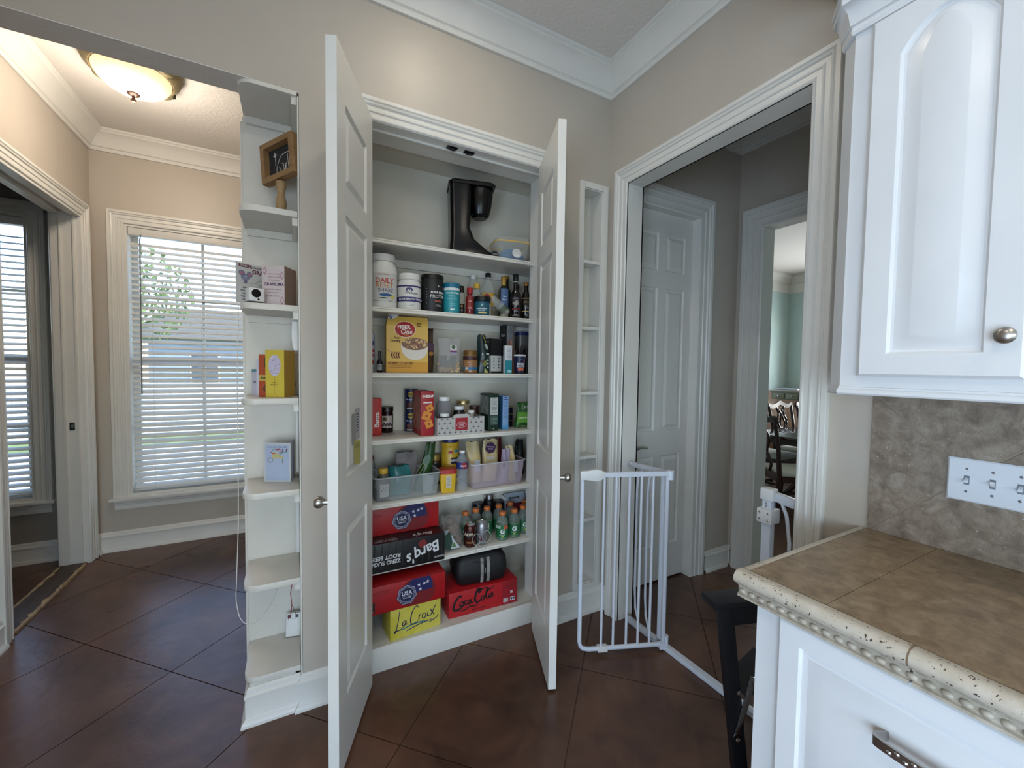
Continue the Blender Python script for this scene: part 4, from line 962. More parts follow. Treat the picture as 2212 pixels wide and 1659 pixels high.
badge(t, [(-.03, .044), (0, .050), (.03, .047), (0, .043)], (52, 92, 52), 0, rad=r + .0007); badge(t, star(.045, .054, .012, 6, .5), (206, 190, 90), 0, rad=r + .0008)
lettering(t, 'DAILY SHAKE', .009, (200, 110, 90), 0, .156, 0, r + .0006, bold=0); small_lines(t, -.035, .035, .03, 2, .004, (60, 60, 60), 0, r + .0007); small_lines(t, .035, .035, .03, 2, .004, (60, 60, 60), 0, r + .0007, seed=4)
r = .0585
t = round_thing('supplement_tub', 'white Wellness tub with purple bands printed BONE BROTH PROTEIN', 'tub', -1.083, .215, z, [(r * .96, 0), (r, .004), (r, .118), (r * .97, .132), (r * .87, .145), (r * .85, .15)], WJ)
lathe_part(t, 'lid', [(r * .86, .1505), (r * .9, .151), (r * .9, .176), (r * .87, .18), (.001, .181)], WJ)
band(t, r, .112, .12, (58, 50, 104)); band(t, r, .041, .064, (52, 44, 104))
lettering(t, 'BONE BROTH PROTEIN', .0135, (222, 222, 226), .016, .0525, 0, r + .0012, bold=.02); lettering(t, 'Wellness', .0165, (66, 58, 84), .010, .083, 0, r + .0006, bold=0)
for k in range(3): badge(t, oval(-.012 + .011 * k, .1 + (.004 if k == 1 else 0), .005, .010, rot=-.6 + .6 * k), (70, 60, 110), 0, rad=r + .0006)
small_lines(t, .012, .028, .03, 2, .006, (90, 90, 96), 0, r + .0007)
r = .0555
t = round_thing('supplement_tub', 'matte black tub printed BONE BROTH PROTEIN in white', 'tub', -.965, .215, z, [(r * .96, 0), (r, .004), (r, .16), (r * .96, .168)], mat('matte_black_tub', (19, 19, 21), .5))
lathe_part(t, 'lid', lid_prof(r * 1.02, .1685, .190), mat('black_tub_lid', (10, 10, 11), .35))
lettering(t, 'BONE BROTH', .014, (224, 224, 222), .034, .098, 0, r + .0006); lettering(t, 'PROTEIN', .022, (224, 224, 222), .032, .078, 0, r + .0006, bold=0)
badge(t, rect(.03, .055, .04, .009), (150, 74, 62), 0, rad=r + .0006); small_lines(t, .03, .036, .04, 2, .006, (200, 200, 198), 0, r + .0007); badge(t, ngon(.03, .13, .006, 3, PI / 2), (210, 210, 208), 0, rad=r + .0006)
for k in range(6): badge(t, rect(-.032, .115 - k * .014, .004, .003), (170, 170, 168), 0, rad=r + .0006, name='small_print')
r = .0435
t = round_thing('supplement_tub', 'teal canister printed VITAL PROTEINS with a white stripe', 'tub', -.866, .205, z, [(r * .97, 0), (r, .003), (r, .118)], mat('teal_tub', (40, 142, 152), .4))
lathe_part(t, 'lid', lid_prof(r * 1.01, .1325, .158), mat('deep_teal_lid', (16, 104, 134), .35)); band(t, r, .1185, .132, (206, 214, 212), e=0)
lettering(t, 'VITAL PROTEINS', .0098, (226, 234, 234), .004, .104, 0, r + .0006, bold=.03); lettering(t, 'MARINE', .0105, (150, 208, 212), 0, .088, 0, r + .0006, bold=0); lettering(t, 'COLLAGEN', .0105, (150, 208, 212), 0, .076, 0, r + .0006, bold=0)
small_lines(t, .006, .058, .03, 3, .008, (150, 208, 212), 0, r + .0007); badge(t, rect(.004, .022, .022, .006), (220, 230, 230), 0, rad=r + .0007)

def bottle(label, x, y, z, r, h, neck_r, neck_h, cap_r, cap_h, m, capm, shoulder=.03, liquid=None, group='vinegar and oil bottles', name='bottle', rz=None):
    t = round_thing(name, label, 'bottle', x, y, z, [(r * .9, 0), (r, .004), (r, h - neck_h - cap_h - shoulder), (r * .9, h - neck_h - cap_h - shoulder * .6), (neck_r * 1.25, h - neck_h - cap_h - shoulder * .1), (neck_r, h - neck_h - cap_h + .003), (neck_r, h - cap_h)], m, group=group, rz=rz)
    lathe_part(t, 'cap', [(cap_r, h - cap_h - .001), (cap_r, h - .002), (cap_r * .9, h), (.001, h)], capm)
    if liquid: lathe_part(t, 'liquid', [(r * .86, .003), (r * .93, .006), (r * .93, liquid[1]), (.001, liquid[1])], liquid[0])
    return t
CGL = mat('clear_bottle', (206, 212, 206), .08, clear=.78); DGL = mat('dark_bottle_glass', (16, 10, 12), .08); GCAP = mat('gold_cap', (186, 150, 72), .35, .5); BCAP = mat('black_cap', (12, 12, 13), .35); YCAP = mat('yellow_cap', (212, 172, 62), .4)
GLIQ = mat('amber_liquid', (170, 140, 80), .2, clear=.4)
t = bottle('slim clear bottle with black cap and dark label beside the teal canister', -.800, .232, z, .0165, .158, .010, .012, .0135, .032, CGL, BCAP, .02)
band(t, .0165, .004, .062, (34, 16, 18)); badge(t, rect(.0, .05, .01, .008), (180, 150, 60), 0, rad=.0175); lettering(t, 'PURE', .007, (150, 160, 200), 0, .028, 0, .0172)
t = bottle('small bottle of red food colour with a red cap', -.774, .178, z, .0215, .142, .011, .008, .0155, .03, mat('red_bottle', (112, 20, 24), .15), mat('red_cap', (150, 20, 28), .35), .02)
badge(t, rect(0, .06, .03, .07), (124, 30, 26), 0, rad=.0217); lettering(t, 'PURE', .006, (226, 190, 180), 0, .07, 0, .0222); small_lines(t, 0, .045, .022, 3, .006, (222, 180, 170), 0, .0222)
t = round_thing('supplement_jar', 'short teal jar printed SUPERGREENS with a black lid', 'jar', -.699, .19, z, [(.042, 0), (.0455, .004), (.0455, .07), (.042, .078)], mat('dark_teal_jar', (14, 62, 80), .35))
lathe_part(t, 'lid', lid_prof(.0465, .0785, .104), BCAP); badge(t, rect(.0, .036, .085, .062), (24, 84, 100), 0, rad=.0458)
lettering(t, 'SUPERGREENS', .009, (214, 226, 226), -.004, .036, 0, .0466); lettering(t, 'DAILY GREENS', .0055, (190, 206, 206), -.004, .025, 0, .0466); badge(t, rect(.0, .014, .045, .007), (206, 186, 110), 0, rad=.0466); badge(t, ngon(-.002, .056, .008, 3, PI / 2), (150, 190, 196), 0, rad=.0466)
badge(t, rect(.052, .036, .014, .055), (206, 210, 208), 0, rad=.0466)
t = bottle('clear vinegar bottle with a white cap behind the red bottle', -.690, .338, z, .039, .247, .013, .012, .0155, .022, CGL, WHITEP, .07)
t = bottle('clear bottle with a yellow cap standing behind the teal jar', -.700, .262, z, .0235, .186, .013, .01, .0175, .026, CGL, YCAP, .02)
t = bottle('large clear vinegar bottle with black cap and yellow label', -.612, .305, z, .044, .262, .013, .01, .0165, .022, CGL, BCAP, .085, (GLIQ, .05))
badge(t, rect(0, .108, .07, .075), (206, 160, 54), 0, rad=.0445); badge(t, star(-.008, .128, .016, 6, .6), (150, 40, 70), 0, rad=.0452); badge(t, star(.016, .108, .012, 5, .5), (110, 34, 20), 0, rad=.0452); band(t, .044, .144, .1465, (60, 40, 20))
t = thing('plastic_squeeze_bottle', 'empty clear plastic bottle lying slanted against the bottles', 'bottle', (-.606, .170, z + .066), 0, 'vinegar and oil bottles')
ax_ = Vector((.103, -.02, -.098)).normalized()
q = [(-.062, .010), (-.058, .017), (-.045, .022), (-.03, .0195), (-.018, .024), (-.004, .0215), (.01, .026), (.026, .025), (.05, .025), (.062, .021), (.066, .012)]
side = ax_.cross(Vector((0, 1, 0))).normalized(); up_ = side.cross(ax_)
MB().loft([[ax_ * a + side * (r_ * math.cos(k * PI / 8)) + up_ * (r_ * math.sin(k * PI / 8)) for k in range(16)] for a, r_ in q]).obj('body', CGL, t, smooth=35)
MB().loft([[ax_ * a + side * (.0262 * math.cos(k * PI / 8)) + up_ * (.0262 * math.sin(k * PI / 8)) for k in range(16)] for a in (.014, .046)], False, False).obj('label_band', mat('green_clear_label', (70, 86, 66), .5, clear=.35), t, smooth=35)
t = bottle('square vinegar bottle with gold cap and blue floral label', -.540, .25, z, .030, .24, .013, .03, .0165, .022, mat('olive_glass', (54, 56, 40), .12), GCAP, .03)
badge(t, rect(.006, .095, .048, .15), (78, 104, 146), 0, rad=.0305); badge(t, rect(.006, .032, .048, .044), (190, 182, 160), 0, rad=.0312); badge(t, oval(.01, .032, .010, .014), (90, 24, 20), 0, rad=.0318); lettering(t, 'Rice', .011, (206, 216, 230), .006, .125, 0, .0312); lettering(t, 'Vinegar', .010, (206, 216, 230), .006, .108, 0, .0312)
lathe_part(t, 'neck_foil', [(.0145, .19), (.0145, .222)], GCAP)
t = bottle('dark bottle with a dull gold cap at the back of second shelf', -.470, .352, z, .026, .272, .013, .05, .0155, .018, DGL, GCAP, .03)
t = bottle('black balsamic vinegar bottle with tall black cap', -.490, .20, z, .032, .25, .013, .045, .0155, .04, DGL, BCAP, .05)
band(t, .0135, .204, .2085, (180, 176, 168), e=.0012); badge(t, rect(0, .095, .044, .05), (26, 20, 30), 0, rad=.0322); badge(t, [(-.02, .085), (.01, .105), (.018, .08), (.0, .07)], (150, 146, 140), 0, rad=.0326); badge(t, rect(0, .055, .044, .010), (110, 24, 28), 0, rad=.0326); lettering(t, 'BALSAMIC', .0062, (196, 192, 186), 0, .112, 0, .0328); lettering(t, 'VINEGAR', .0062, (160, 156, 150), 0, .042, 0, .0328); small_lines(t, 0, .022, .04, 2, .006, (200, 196, 190), 0, .0328)
t = bottle('plain dark bottle behind the balsamic vinegar', -.402, .345, z, .028, .228, .012, .06, .014, .02, DGL, BCAP, .03)
t = bottle('right-hand black vinegar bottle with copper cap beside the shelf end', -.4225, .20, z, .0245, .213, .0115, .03, .0145, .02, DGL, mat('copper_cap', (166, 124, 72), .35, .6), .03)
band(t, .0245, .118, .122, (176, 150, 90)); badge(t, rect(0, .098, .034, .03), (34, 24, 16), 0, rad=.0248); lettering(t, 'CAPITAN', .0072, (190, 164, 104), 0, .098, 0, .0254); small_lines(t, 0, .078, .03, 3, .007, (190, 186, 176), 0, .0252); band(t, .0245, .044, .049, (190, 170, 110)); small_lines(t, .004, .03, .012, 3, .007, (200, 200, 200), 0, .0252)

# ------------------------------------------------------------------ third shelf
z = ZS[2]
t = round_thing('spray_can', 'white and red whipped topping spray can at the left of third shelf', 'spray can', -1.268, .27, z, [(.028, 0), (.0305, .004), (.0305, .175), (.026, .19), (.017, .205), (.016, .21)], mat('can_lilac_white', (176, 180, 200), .35))
lathe_part(t, 'cap', [(.017, .2105), (.017, .235), (.013, .242), (.001, .243)], mat('red_cap_bright', (170, 30, 34), .4))
badge(t, oval(.012, .142, .018, .014), (40, 60, 130), 0, rad=.0309); badge(t, rect(.012, .095, .04, .034), (168, 44, 48), 0, rad=.0309); badge(t, oval(.012, .05, .016, .014), (140, 30, 36), 0, rad=.0309); lettering(t, 'Dairy', .018, (220, 220, 226), .012, .095, 0, .0313, shear=.2)
t = bottle('tiny dark dropper bottle with a grey label beside the cereal box', -1.228, .2, z, .0135, .104, .0045, .012, .006, .03, DGL, BCAP, .014, name='dropper_bottle', group='small bottles')
badge(t, rect(0, .026, .026, .03), (132, 134, 136), 0, rad=.0138); small_lines(t, 0, .034, .02, 3, .006, (70, 70, 70), 0, .0144)

t = thing('cereal_box', 'yellow honey cereal box printed FIBER ONE on third shelf', 'box', (-1.098, .205, z + .0006), R(-2))
w2, d2 = .101, .026; H = .276
MB().loft([[(x, y, zz) for x, y in ((-w2, -d2), (w2, -d2), (w2, d2), (-w2, d2))] for zz in (0, .23)] + [[(x, y, H) for x, y in ((-w2 + .013, -.004), (w2 + .002, -.004), (w2 + .002, .012), (-w2 + .013, .012))]]).obj('carton', mat('cereal_yellow', (202, 160, 56), .45, rgb2=(214, 180, 98), nscale=7, nmix=.8), t)
fy = lambda u, v, e: (u, (-d2 - e) if v < .23 else (-d2 + (v - .23) / .056 * .022 - e), v)
def fbadge(poly, rgb, e=.0008, name='printed_patch'):
    mb = MB()
    for q_ in (clip(poly, -1, 1, -1, .2299), clip(poly, -1, 1, .2301, 1)):
        if q_: mb.prism(q_, e - .0004, e, fy)
    return mb.obj(name, flat(rgb), t)
fbadge(oval(-.012, .212, .052, .04), (222, 206, 170), .0006); fbadge(oval(-.012, .212, .0485, .037), (158, 24, 28), .001)
lettering(t, 'FIBER', .026, (232, 226, 220), -.018, .222, 0, fr=lambda a, b, e: fy(a, b, e + .0011), bold=.03); lettering(t, 'One', .032, (232, 226, 220), -.006, .200, 0, fr=lambda a, b, e: fy(a, b, e + .0011), shear=.15, bold=.01)
lettering(t, 'Cereal', .009, (230, 150, 60), -.008, .186, 0, fr=lambda a, b, e: fy(a, b, e + .0011))
fbadge([(-.092, .262), (-.085, .283), (-.034, .283), (-.062, .262), (-.075, .256)], (206, 208, 214), .0008); strokes(t, [[(-.085, .265), (-.08, .276), (-.074, .266), (-.079, .262), (-.084, .266)]], (40, 50, 110), -d2 + .012, .004, name='emblem', fr=lambda u, v, e: fy(u, v, e + .001))
lettering(t, 'Real', .018, (60, 36, 16), -.052, .170, 0, fr=lambda a, b, e: fy(a, b, e + .0006), shear=.35, bold=0); lettering(t, 'honey', .019, (56, 32, 14), -.058, .156, 0, fr=lambda a, b, e: fy(a, b, e + .0006), bold=.02)
lettering(t, '35%', .013, (60, 38, 16), .058, .243, 0, fr=lambda a, b, e: fy(a, b, e + .0006)); lettering(t, 'FIBER', .010, (60, 38, 16), .056, .230, 0, fr=lambda a, b, e: fy(a, b, e + .0006))
# bowl of cereal picture
fbadge([(-.031 + .0, .142)] + [(.036 + .068 * math.cos(a), .128 + .066 * math.sin(a)) for a in [PI + PI * i / 14 for i in range(15)] if .036 + .068 * math.cos(a) <= .1005] + [(.1005, .142)], (214, 208, 198), .0010)
fbadge([(u, v) for u, v in oval(.036, .142, .066, .030) if u <= .1005], (120, 92, 70), .0014)
rng = random.Random(11)
for k in range(46):
    a, q_ = rng.uniform(0, 2 * PI), rng.uniform(0, 1) ** .5; u, v = .036 + .058 * q_ * math.cos(a), .146 + .025 * q_ * math.sin(a)
    if u > .094: continue
    fbadge(oval(u, v, rng.uniform(.004, .008), rng.uniform(.003, .0055), 8, rng.uniform(0, 3)), rng.choice([(186, 150, 110), (214, 190, 150), (120, 62, 58), (150, 96, 80), (200, 170, 120), (168, 120, 70)]), .0018 + .00002 * k, 'cereal_flake')
fbadge(oval(-.055, .085, .021, .017, rot=-.2), (196, 146, 80), .001)
for k in range(4): strokes(t, [[(-.072 + .011 * k, .100), (-.077 + .011 * k, .085), (-.070 + .011 * k, .070)]], (70, 30, 18), -d2, .005, name='dipper_groove', fr=lambda u, v, e: fy(u, v, e + .0012))
strokes(t, [[(-.098, .112), (-.072, .098)]], (190, 150, 100), -d2, .007, name='dipper_handle', fr=lambda u, v, e: fy(u, v, e + .0008))
fbadge(rect(0, .028, .2, .054), (196, 144, 44), .0006); lettering(t, 'HONEY CLUSTERS', .0155, (92, 44, 16), -.032, .046, 0, fr=lambda a, b, e: fy(a, b, e + .0008), sx=.95, bold=.03); lettering(t, 'LIGHTLY SWEETENED WHOLE GRAIN', .0058, (110, 60, 20), -.032, .034, 0, fr=lambda a, b, e: fy(a, b, e + .0008), bold=0)
lettering(t, 'WHEAT FLAKES AND CRUNCHY CLUSTERS', .0055, (110, 60, 20), -.034, .026, 0, fr=lambda a, b, e: fy(a, b, e + .0008), bold=0)

t = bag('brown_paper_bag', 'tall brown snack bag half hidden behind the cereal box', -.972, .302, z, .085, .235, .05, mat('brown_bag', (84, 60, 40), .6, rgb2=(66, 44, 30), nscale=9), 5, topw=.95)
badge(t, rect(.018, .135, .034, .04), (84, 50, 84), -.027); badge(t, oval(.02, .1, .012, .011), (176, 120, 50), -.0285)
t = thing('nut_bag', 'clear bag of cashew nuts with a heart label on third shelf', 'bag', (-.866, .235, z + .0006), R(-6))
bag_mesh(.13, .188, .05, 9, amp=.05).obj('clear_pouch', mat('clear_bag', (190, 186, 184), .25, clear=.6), t, smooth=45)
scatter_stuff(t, 'cashews', mat('cashew', (190, 160, 118), .5, rgb2=(206, 180, 140), nscale=20), 130, (-.055, .055, -.018, .016, .006, .052), .0085, 3)
badge(t, rect(.018, .133, .036, .03), (196, 194, 190), -.0235); badge(t, oval(.018, .136, .010, .010), (62, 92, 52), -.0243); badge(t, rect(.018, .113, .036, .010), (120, 50, 104), -.0245); badge(t, rect(.018, .105, .036, .006), (150, 170, 200), -.0245)
MB().box(-.052, .03, -.026, -.0255, .03, .09).obj('paper_insert', mat('grey_paper', (120, 122, 120), .6), t)
t = round_thing('peanut_butter_jar', 'peanut butter jar with a gold lid and blue stripe', 'jar', -.757, .205, z, [(.035, 0), (.039, .004), (.039, .085), (.036, .094)], mat('peanut_jar', (150, 108, 72), .25, rgb2=(132, 92, 60), nscale=10))
lathe_part(t, 'lid', lid_prof(.037, .0945, .122), mat('brass_lid', (112, 84, 40), .4, .4)); band(t, .039, .068, .09, (58, 22, 18)); band(t, .039, .018, .032, (36, 96, 140)); small_lines(t, -.01, .055, .03, 2, .008, (206, 180, 150), 0, .0396); badge(t, oval(-.022, .025, .010, .008), (196, 176, 150), 0, rad=.0402)
t = thing('olive_pouch', 'dark green olive pouch with a curved top beside peanut butter', 'bag', (-.678, .205, z + .0006), R(-4))
bag_mesh(.072, .213, .05, 21, lean=-.012, amp=.03, topw=.72).obj('pouch', mat('dark_green_foil', (14, 34, 34), .3, rgb2=(20, 50, 50), nscale=8), t, smooth=50)
strokes(t, [[(-.008, .205), (-.006, .19), (.002, .175), (.004, .163)]], (170, 150, 60), -.014, .003, name='gold_stripe'); badge(t, [(-.016, .128), (.020, .128), (.010, .158), (-.002, .158)], (150, 154, 148), -.0185); lettering(t, 'oloves', .016, (206, 212, 206), 0, .105, -.0245, shear=.1); badge(t, oval(-.002, .052, .010, .017, rot=-.3), (104, 112, 50), -.0262); badge(t, oval(-.017, .064, .008, .010), (96, 60, 46), -.0262)
for k in range(3): badge(t, ngon(.014, .07 - k * .019, .005, 12), (180, 190, 186), -.0262, name='round_mark')
badge(t, [(-.004, .03), (.02, .002), (-.006, .002)], (170, 172, 96), -.0258); small_lines(t, .027, .1, .012, 9, .009, (120, 140, 136), -.0235)
t = carton('tea_box', 'black and white carton turned at an angle on third shelf', 'box', -.597, .262, z, .074, .062, .193, (200, 200, 198), R(13))
badge(t, rect(0, .145, .0742, .094), (16, 16, 18), -.0312); MB().box(-.0376, -.0371, -.0312, .0312, .098, .1925).obj('black_side', flat((12, 12, 13)), t); MB().box(-.0373, .0373, -.0313, .0313, .193, .1936).obj('black_top', flat((14, 14, 15)), t)
for k in range(4):
    for j in range(2): badge(t, ngon(-.016 + j * .034, .082 - k * .017, .005, 8), (90, 92, 94), -.0313, name='icon')
badge(t, rect(0, .005, .0742, .010), (20, 26, 34), -.0314); lettering(t, 'BARS', .012, (150, 150, 150), 0, .175, -.0375, fr=lambda u, v, e: (-.0377 - e, -u, v))
t = carton('slim_box', 'slim white and teal carton at the front of third shelf', 'box', -.5565, .158, z, .041, .028, .152, (200, 204, 206), R(-4)); badge(t, rect(0, .036, .0411, .07), (24, 124, 136), -.0142); small_lines(t, .002, .135, .026, 9, .008, (120, 126, 134), -.0144); badge(t, rect(.006, .012, .022, .014), (150, 200, 204), -.0148)
t = carton('tall_box', 'tall grey and black carton at the back right of third shelf', 'box', -.478, .325, z, .055, .06, .279, (150, 152, 154), R(16)); MB().box(-.0281, -.0276, -.0302, .0302, .1, .2785).obj('black_side', flat((14, 14, 16)), t); lettering(t, 'SEA', .022, (170, 170, 170), 0, .22, 0, fr=lambda u, v, e: (-.0283 - e, -u * .9, v)); small_lines(t, 0, .26, .04, 3, .012, (60, 60, 64), -.0303); small_lines(t, 0, .18, .03, 5, .014, (90, 90, 94), -.0303, seed=6); badge(t, ngon(0, .11, .008, 4), (40, 40, 44), -.0306)
t = bag('jerky_bag', 'small reddish snack bag squeezed between cartons on third shelf', -.512, .218, z, .044, .192, .03, mat('red_snack', (124, 72, 60), .35, rgb2=(150, 110, 96), nscale=26), 31, topw=.6)
t = thing('coffee_tin', 'grey coffee tin with a blue lid at the right of third shelf', 'tin', (-.372, .318, z + .0006), R(-12))
MB().loft([rb(0, .038, .04, .016), rb(.225, .038, .04, .016)]).obj('tin_body', mat('grey_tin', (104, 104, 102), .35, .5), t, smooth=35); MB().loft([rb(.2255, .04, .042, .017), rb(.246, .04, .042, .017)]).obj('lid', mat('blue_lid', (24, 34, 90), .4), t, smooth=35)
badge(t, [(-.026, .09), (.026, .09), (.03, .15), (.02, .17), (-.02, .17), (-.03, .15)], (58, 56, 54), -.0402); lettering(t, 'MEXICAN', .008, (20, 20, 20), 0, .125, -.0406)
t = thing('bone_broth_cup', 'navy tapered cup printed BONE BROTH with white rim', 'cup', (-.470, .178, z + .0006), R(-14))
MB().lathe([(.026, 0), (.0275, .004), (.034, .096)], 26).obj('cup_body', mat('navy_cup', (20, 20, 62), .4), t, smooth=40); MB().lathe([(.0345, .0965), (.036, .099), (.036, .104), (.034, .106), (.001, .107)], 26).obj('rim', WHITEP, t, smooth=40)
lettering(t, 'BONE', .017, (226, 226, 230), 0, .052, 0, .0318); lettering(t, 'BROTH', .0145, (226, 226, 230), 0, .039, 0, .0308); badge(t, rect(0, .024, .034, .016), (206, 100, 66), 0, rad=.0303); small_lines(t, 0, .08, .024, 1, .01, (150, 190, 220), 0, .0335); badge(t, ngon(.022, .07, .006, 10), (190, 84, 60), 0, rad=.0332)
t = round_thing('nut_butter_jar', 'brown nut butter jar half hidden behind the navy cup', 'jar', -.4725, .247, z, [(.027, 0), (.03, .004), (.03, .10), (.027, .108)], mat('brown_butter', (150, 112, 66), .35, rgb2=(128, 90, 50), nscale=16)); lathe_part(t, 'lid', lid_prof(.029, .1085, .138), mat('maroon_lid', (40, 16, 16), .35))
t = carton('supplement_carton', 'black and white supplement carton at the right end of third shelf', 'box', -.386, .222, z, .052, .045, .141, (16, 16, 17), R(-8)); badge(t, rect(.004, .05, .032, .085), (150, 150, 150), -.0227); small_lines(t, .004, .085, .026, 10, .008, (40, 40, 40), -.0232)

# ------------------------------------------------------------------ fourth shelf
z = ZS[3]
t = carton('pasta_box', 'orange red pasta box printed Banza at the left of fourth shelf', 'box', -1.240, .285, z, .066, .05, .184, (176, 40, 34), R(3))
lettering(t, 'Banza', .032, (226, 214, 210), .010, .078, -.0252, rot=PI / 2, bold=.03)
strokes(t, [[(-.028, .02 + .04 * k), (-.012, .04 + .04 * k), (-.028, .06 + .04 * k)] for k in range(3)] + [[(.03, .02 + .04 * k), (.016, .04 + .04 * k), (.03, .06 + .04 * k)] for k in range(3)], (206, 84, 62), -.025, .003, name='wave_pattern')
t = round_thing('jam_jar', 'dark berry jam jar with a pale label on fourth shelf', 'jar', -1.164, .345, z, [(.028, 0), (.031, .005), (.031, .1), (.028, .108)], mat('berry_jam', (30, 8, 12), .15)); lathe_part(t, 'lid', lid_prof(.0315, .1085, .134), mat('dark_lid', (22, 12, 14), .35))
badge(t, rect(0, .058, .058, .062), (176, 166, 160), 0, rad=.0314); badge(t, ngon(-.012, .072, .011, 14), (70, 70, 40), 0, rad=.032)
for k in range(7): badge(t, ngon(-.022 + .0075 * k, .042 + (.005 if k % 2 else -.003), .006, 8), (46, 18, 30), 0, rad=.032, name='berry_print')
for k, (zz, lb) in enumerate(((z + .1135, 'upper of two stacked blue bean cans'), (z, 'lower of two stacked blue bean cans'))):
    t = round_thing('bean_can', lb, 'can', -1.035, .358, zz, [(.034, 0), (.036, .002), (.0355, .004), (.0355, .108), (.036, .110), (.034, .1125)], mat('can_blue', (18, 28, 72), .3), group='stacked bean cans')
    lathe_part(t, 'rim', [(.0366, .1105), (.037, .1115), (.035, .1128)], CHROME); badge(t, rect(-.002, .083, .036, .02), (24, 26, 30), 0, rad=.0359); badge(t, oval(-.002, .083, .02, .0135), (176, 150, 40), 0, rad=.0362); lettering(t, "BUSH'S", .0125, (16, 30, 40), -.002, .083, 0, .0369, bold=.05)
    lettering(t, 'Blackeye Peas', .0098, (206, 210, 226), -.002, .056, 0, .0362, shear=.2, bold=.01); badge(t, oval(-.002, .024, .026, .02), (64, 26, 26), 0, rad=.0361); rng = random.Random(k)
    for j in range(14): badge(t, oval(-.002 + rng.uniform(-.019, .019), .024 + rng.uniform(-.012, .012), .0042, .003, 7, rng.uniform(0, 3)), (120, 78, 70), 0, rad=.0366, name='bean_print')
    badge(t, [(-.028, .012), (.024, .012), (.018, .004), (-.022, .004)], (170, 168, 166), 0, rad=.0364)
t = carton('cracker_box', 'tall red cheese cracker box printed CHEEZ-IT', 'box', -1.005, .232, z, .066, .155, .222, (150, 22, 32), 0)
lettering(t, 'CHEEZ-IT', .0165, (230, 224, 220), .002, .197, -.0777, sx=.82, bold=.05); lettering(t, 'ORIGINAL', .0098, (230, 224, 220), .002, .166, -.0777, bold=.06)
for u, v, rot_, s_ in ((.012, .138, .5, .019), (-.004, .1, -.35, .024), (.008, .058, .35, .021)):
    badge(t, [(u + s_ * 1.25 * math.cos(rot_ + PI / 4 + k * PI / 2), v + s_ * 1.25 * math.sin(rot_ + PI / 4 + k * PI / 2)) for k in range(4)], (206, 134, 48), -.0779, name='cracker_print'); badge(t, ngon(u, v, s_ * .3, 10), (150, 74, 24), -.0784, name='cracker_hole')
MB().box(-.0336, -.0331, -.07, .07, .03, .2).obj('side_print', mat('side_print_red', (128, 34, 36), .5, rgb2=(176, 120, 104), nscale=40), t)

t = thing('gift_box', 'open grey patterned gift box with a red badge holding jars', 'box', (-.834, .215, z + .0006), 0)
GB = flat((178, 176, 172)); bw, bd_, bh = .128, .088, .088
MB().box(-bw, bw, -bd_, -bd_ + .002, 0, bh).box(-bw, bw, bd_ - .002, bd_, 0, bh).box(-bw, -bw + .002, -bd_ + .002, bd_ - .002, 0, bh).box(bw - .002, bw, -bd_ + .002, bd_ - .002, 0, bh).box(-bw + .002, bw - .002, -bd_ + .002, bd_ - .002, 0, .002).obj('tray', GB, t)
MB().prism([(-.045, bh), (-.042, bh + .012), (-.03, bh + .017), (.03, bh + .017), (.042, bh + .012), (.045, bh)], -bd_, -bd_ + .002).obj('raised_tab', GB, t)
badge(t, rect(0, .054, .066, .064), (150, 26, 40), -bd_ - .0004); strokes(t, [[(.026 * math.cos(a) * (1 + .12 * math.cos(6 * a)), .05 + .014 * math.sin(a)) for a in [2 * PI * k / 24 for k in range(25)]]], (220, 190, 190), -bd_ - .001, .002, name='cartouche'); lettering(t, 'HICKORY\nFARMS', .008, (220, 196, 196), 0, .05, -bd_ - .001)
for j in range(4):
    for k in range(9):
        u = -.118 + k * .0285 + (.014 if j % 2 else 0); v = .012 + j * .0235
        if abs(u) < .04 and v > .02 or u > .124: continue
        badge(t, [(u - .008, v), (u, v + .0055), (u + .008, v), (u, v - .0055)], (110, 108, 106), -bd_, name='leaf_motif'); badge(t, rect(u, v + .0115, .0018, .008), (120, 118, 116), -bd_, name='stem_motif')
def spice(label, x, y, r, h, m, capm, ch=.018, zz=None, wide=1.0):
    t = round_thing('spice_jar', label, 'jar', x, y, (zz or z + .003), [(r * .94, 0), (r, .003), (r, h - ch - .012), (r * .8, h - ch - .002), (r * .8, h - ch)], m, group='jars around the gift box')
    lathe_part(t, 'lid', lid_prof(r * .84 * wide, h - ch + .0005, h), capm); return t
t = spice('large clear pill jar with a white cap in the gift box', -.888, .248, .042, .184, mat('smoky_clear', (150, 150, 156), .1, clear=.5), WHITEP, .022, wide=.86); badge(t, rect(0, .06, .06, .06), (110, 70, 60), 0, rad=.0424)
spice('small white capped jar at the front left of the gift box', -.912, .166, .0255, .104, DGL, WHITEP, .016, wide=1.15)
spice('dark jar with a white cap in the middle of the gift box', -.806, .238, .032, .132, DGL, WHITEP, .02)
spice('little jar with a white lid at the right of the gift box', -.758, .186, .0195, .113, mat('pale_jar', (170, 160, 150), .3), WHITEP, .016, wide=1.1)
spice('pale jar with a wide gold lid behind the gift box', -.741, .345, .037, .157, mat('cream_jar', (170, 156, 128), .3), mat('pale_gold_lid', (178, 158, 112), .25, .7), .02, z, 1.15)
spice('short brown jar behind the gift box at right', -.668, .352, .029, .124, mat('brown_jar', (72, 44, 40), .2), mat('brown_lid', (84, 56, 50), .35), .016, z, 1.15)
t = carton('tea_carton', 'tall dark green carton with a nutrition panel beside the gift box', 'box', -.6365, .216, z, .061, .105, .202, (16, 40, 28), R(2))
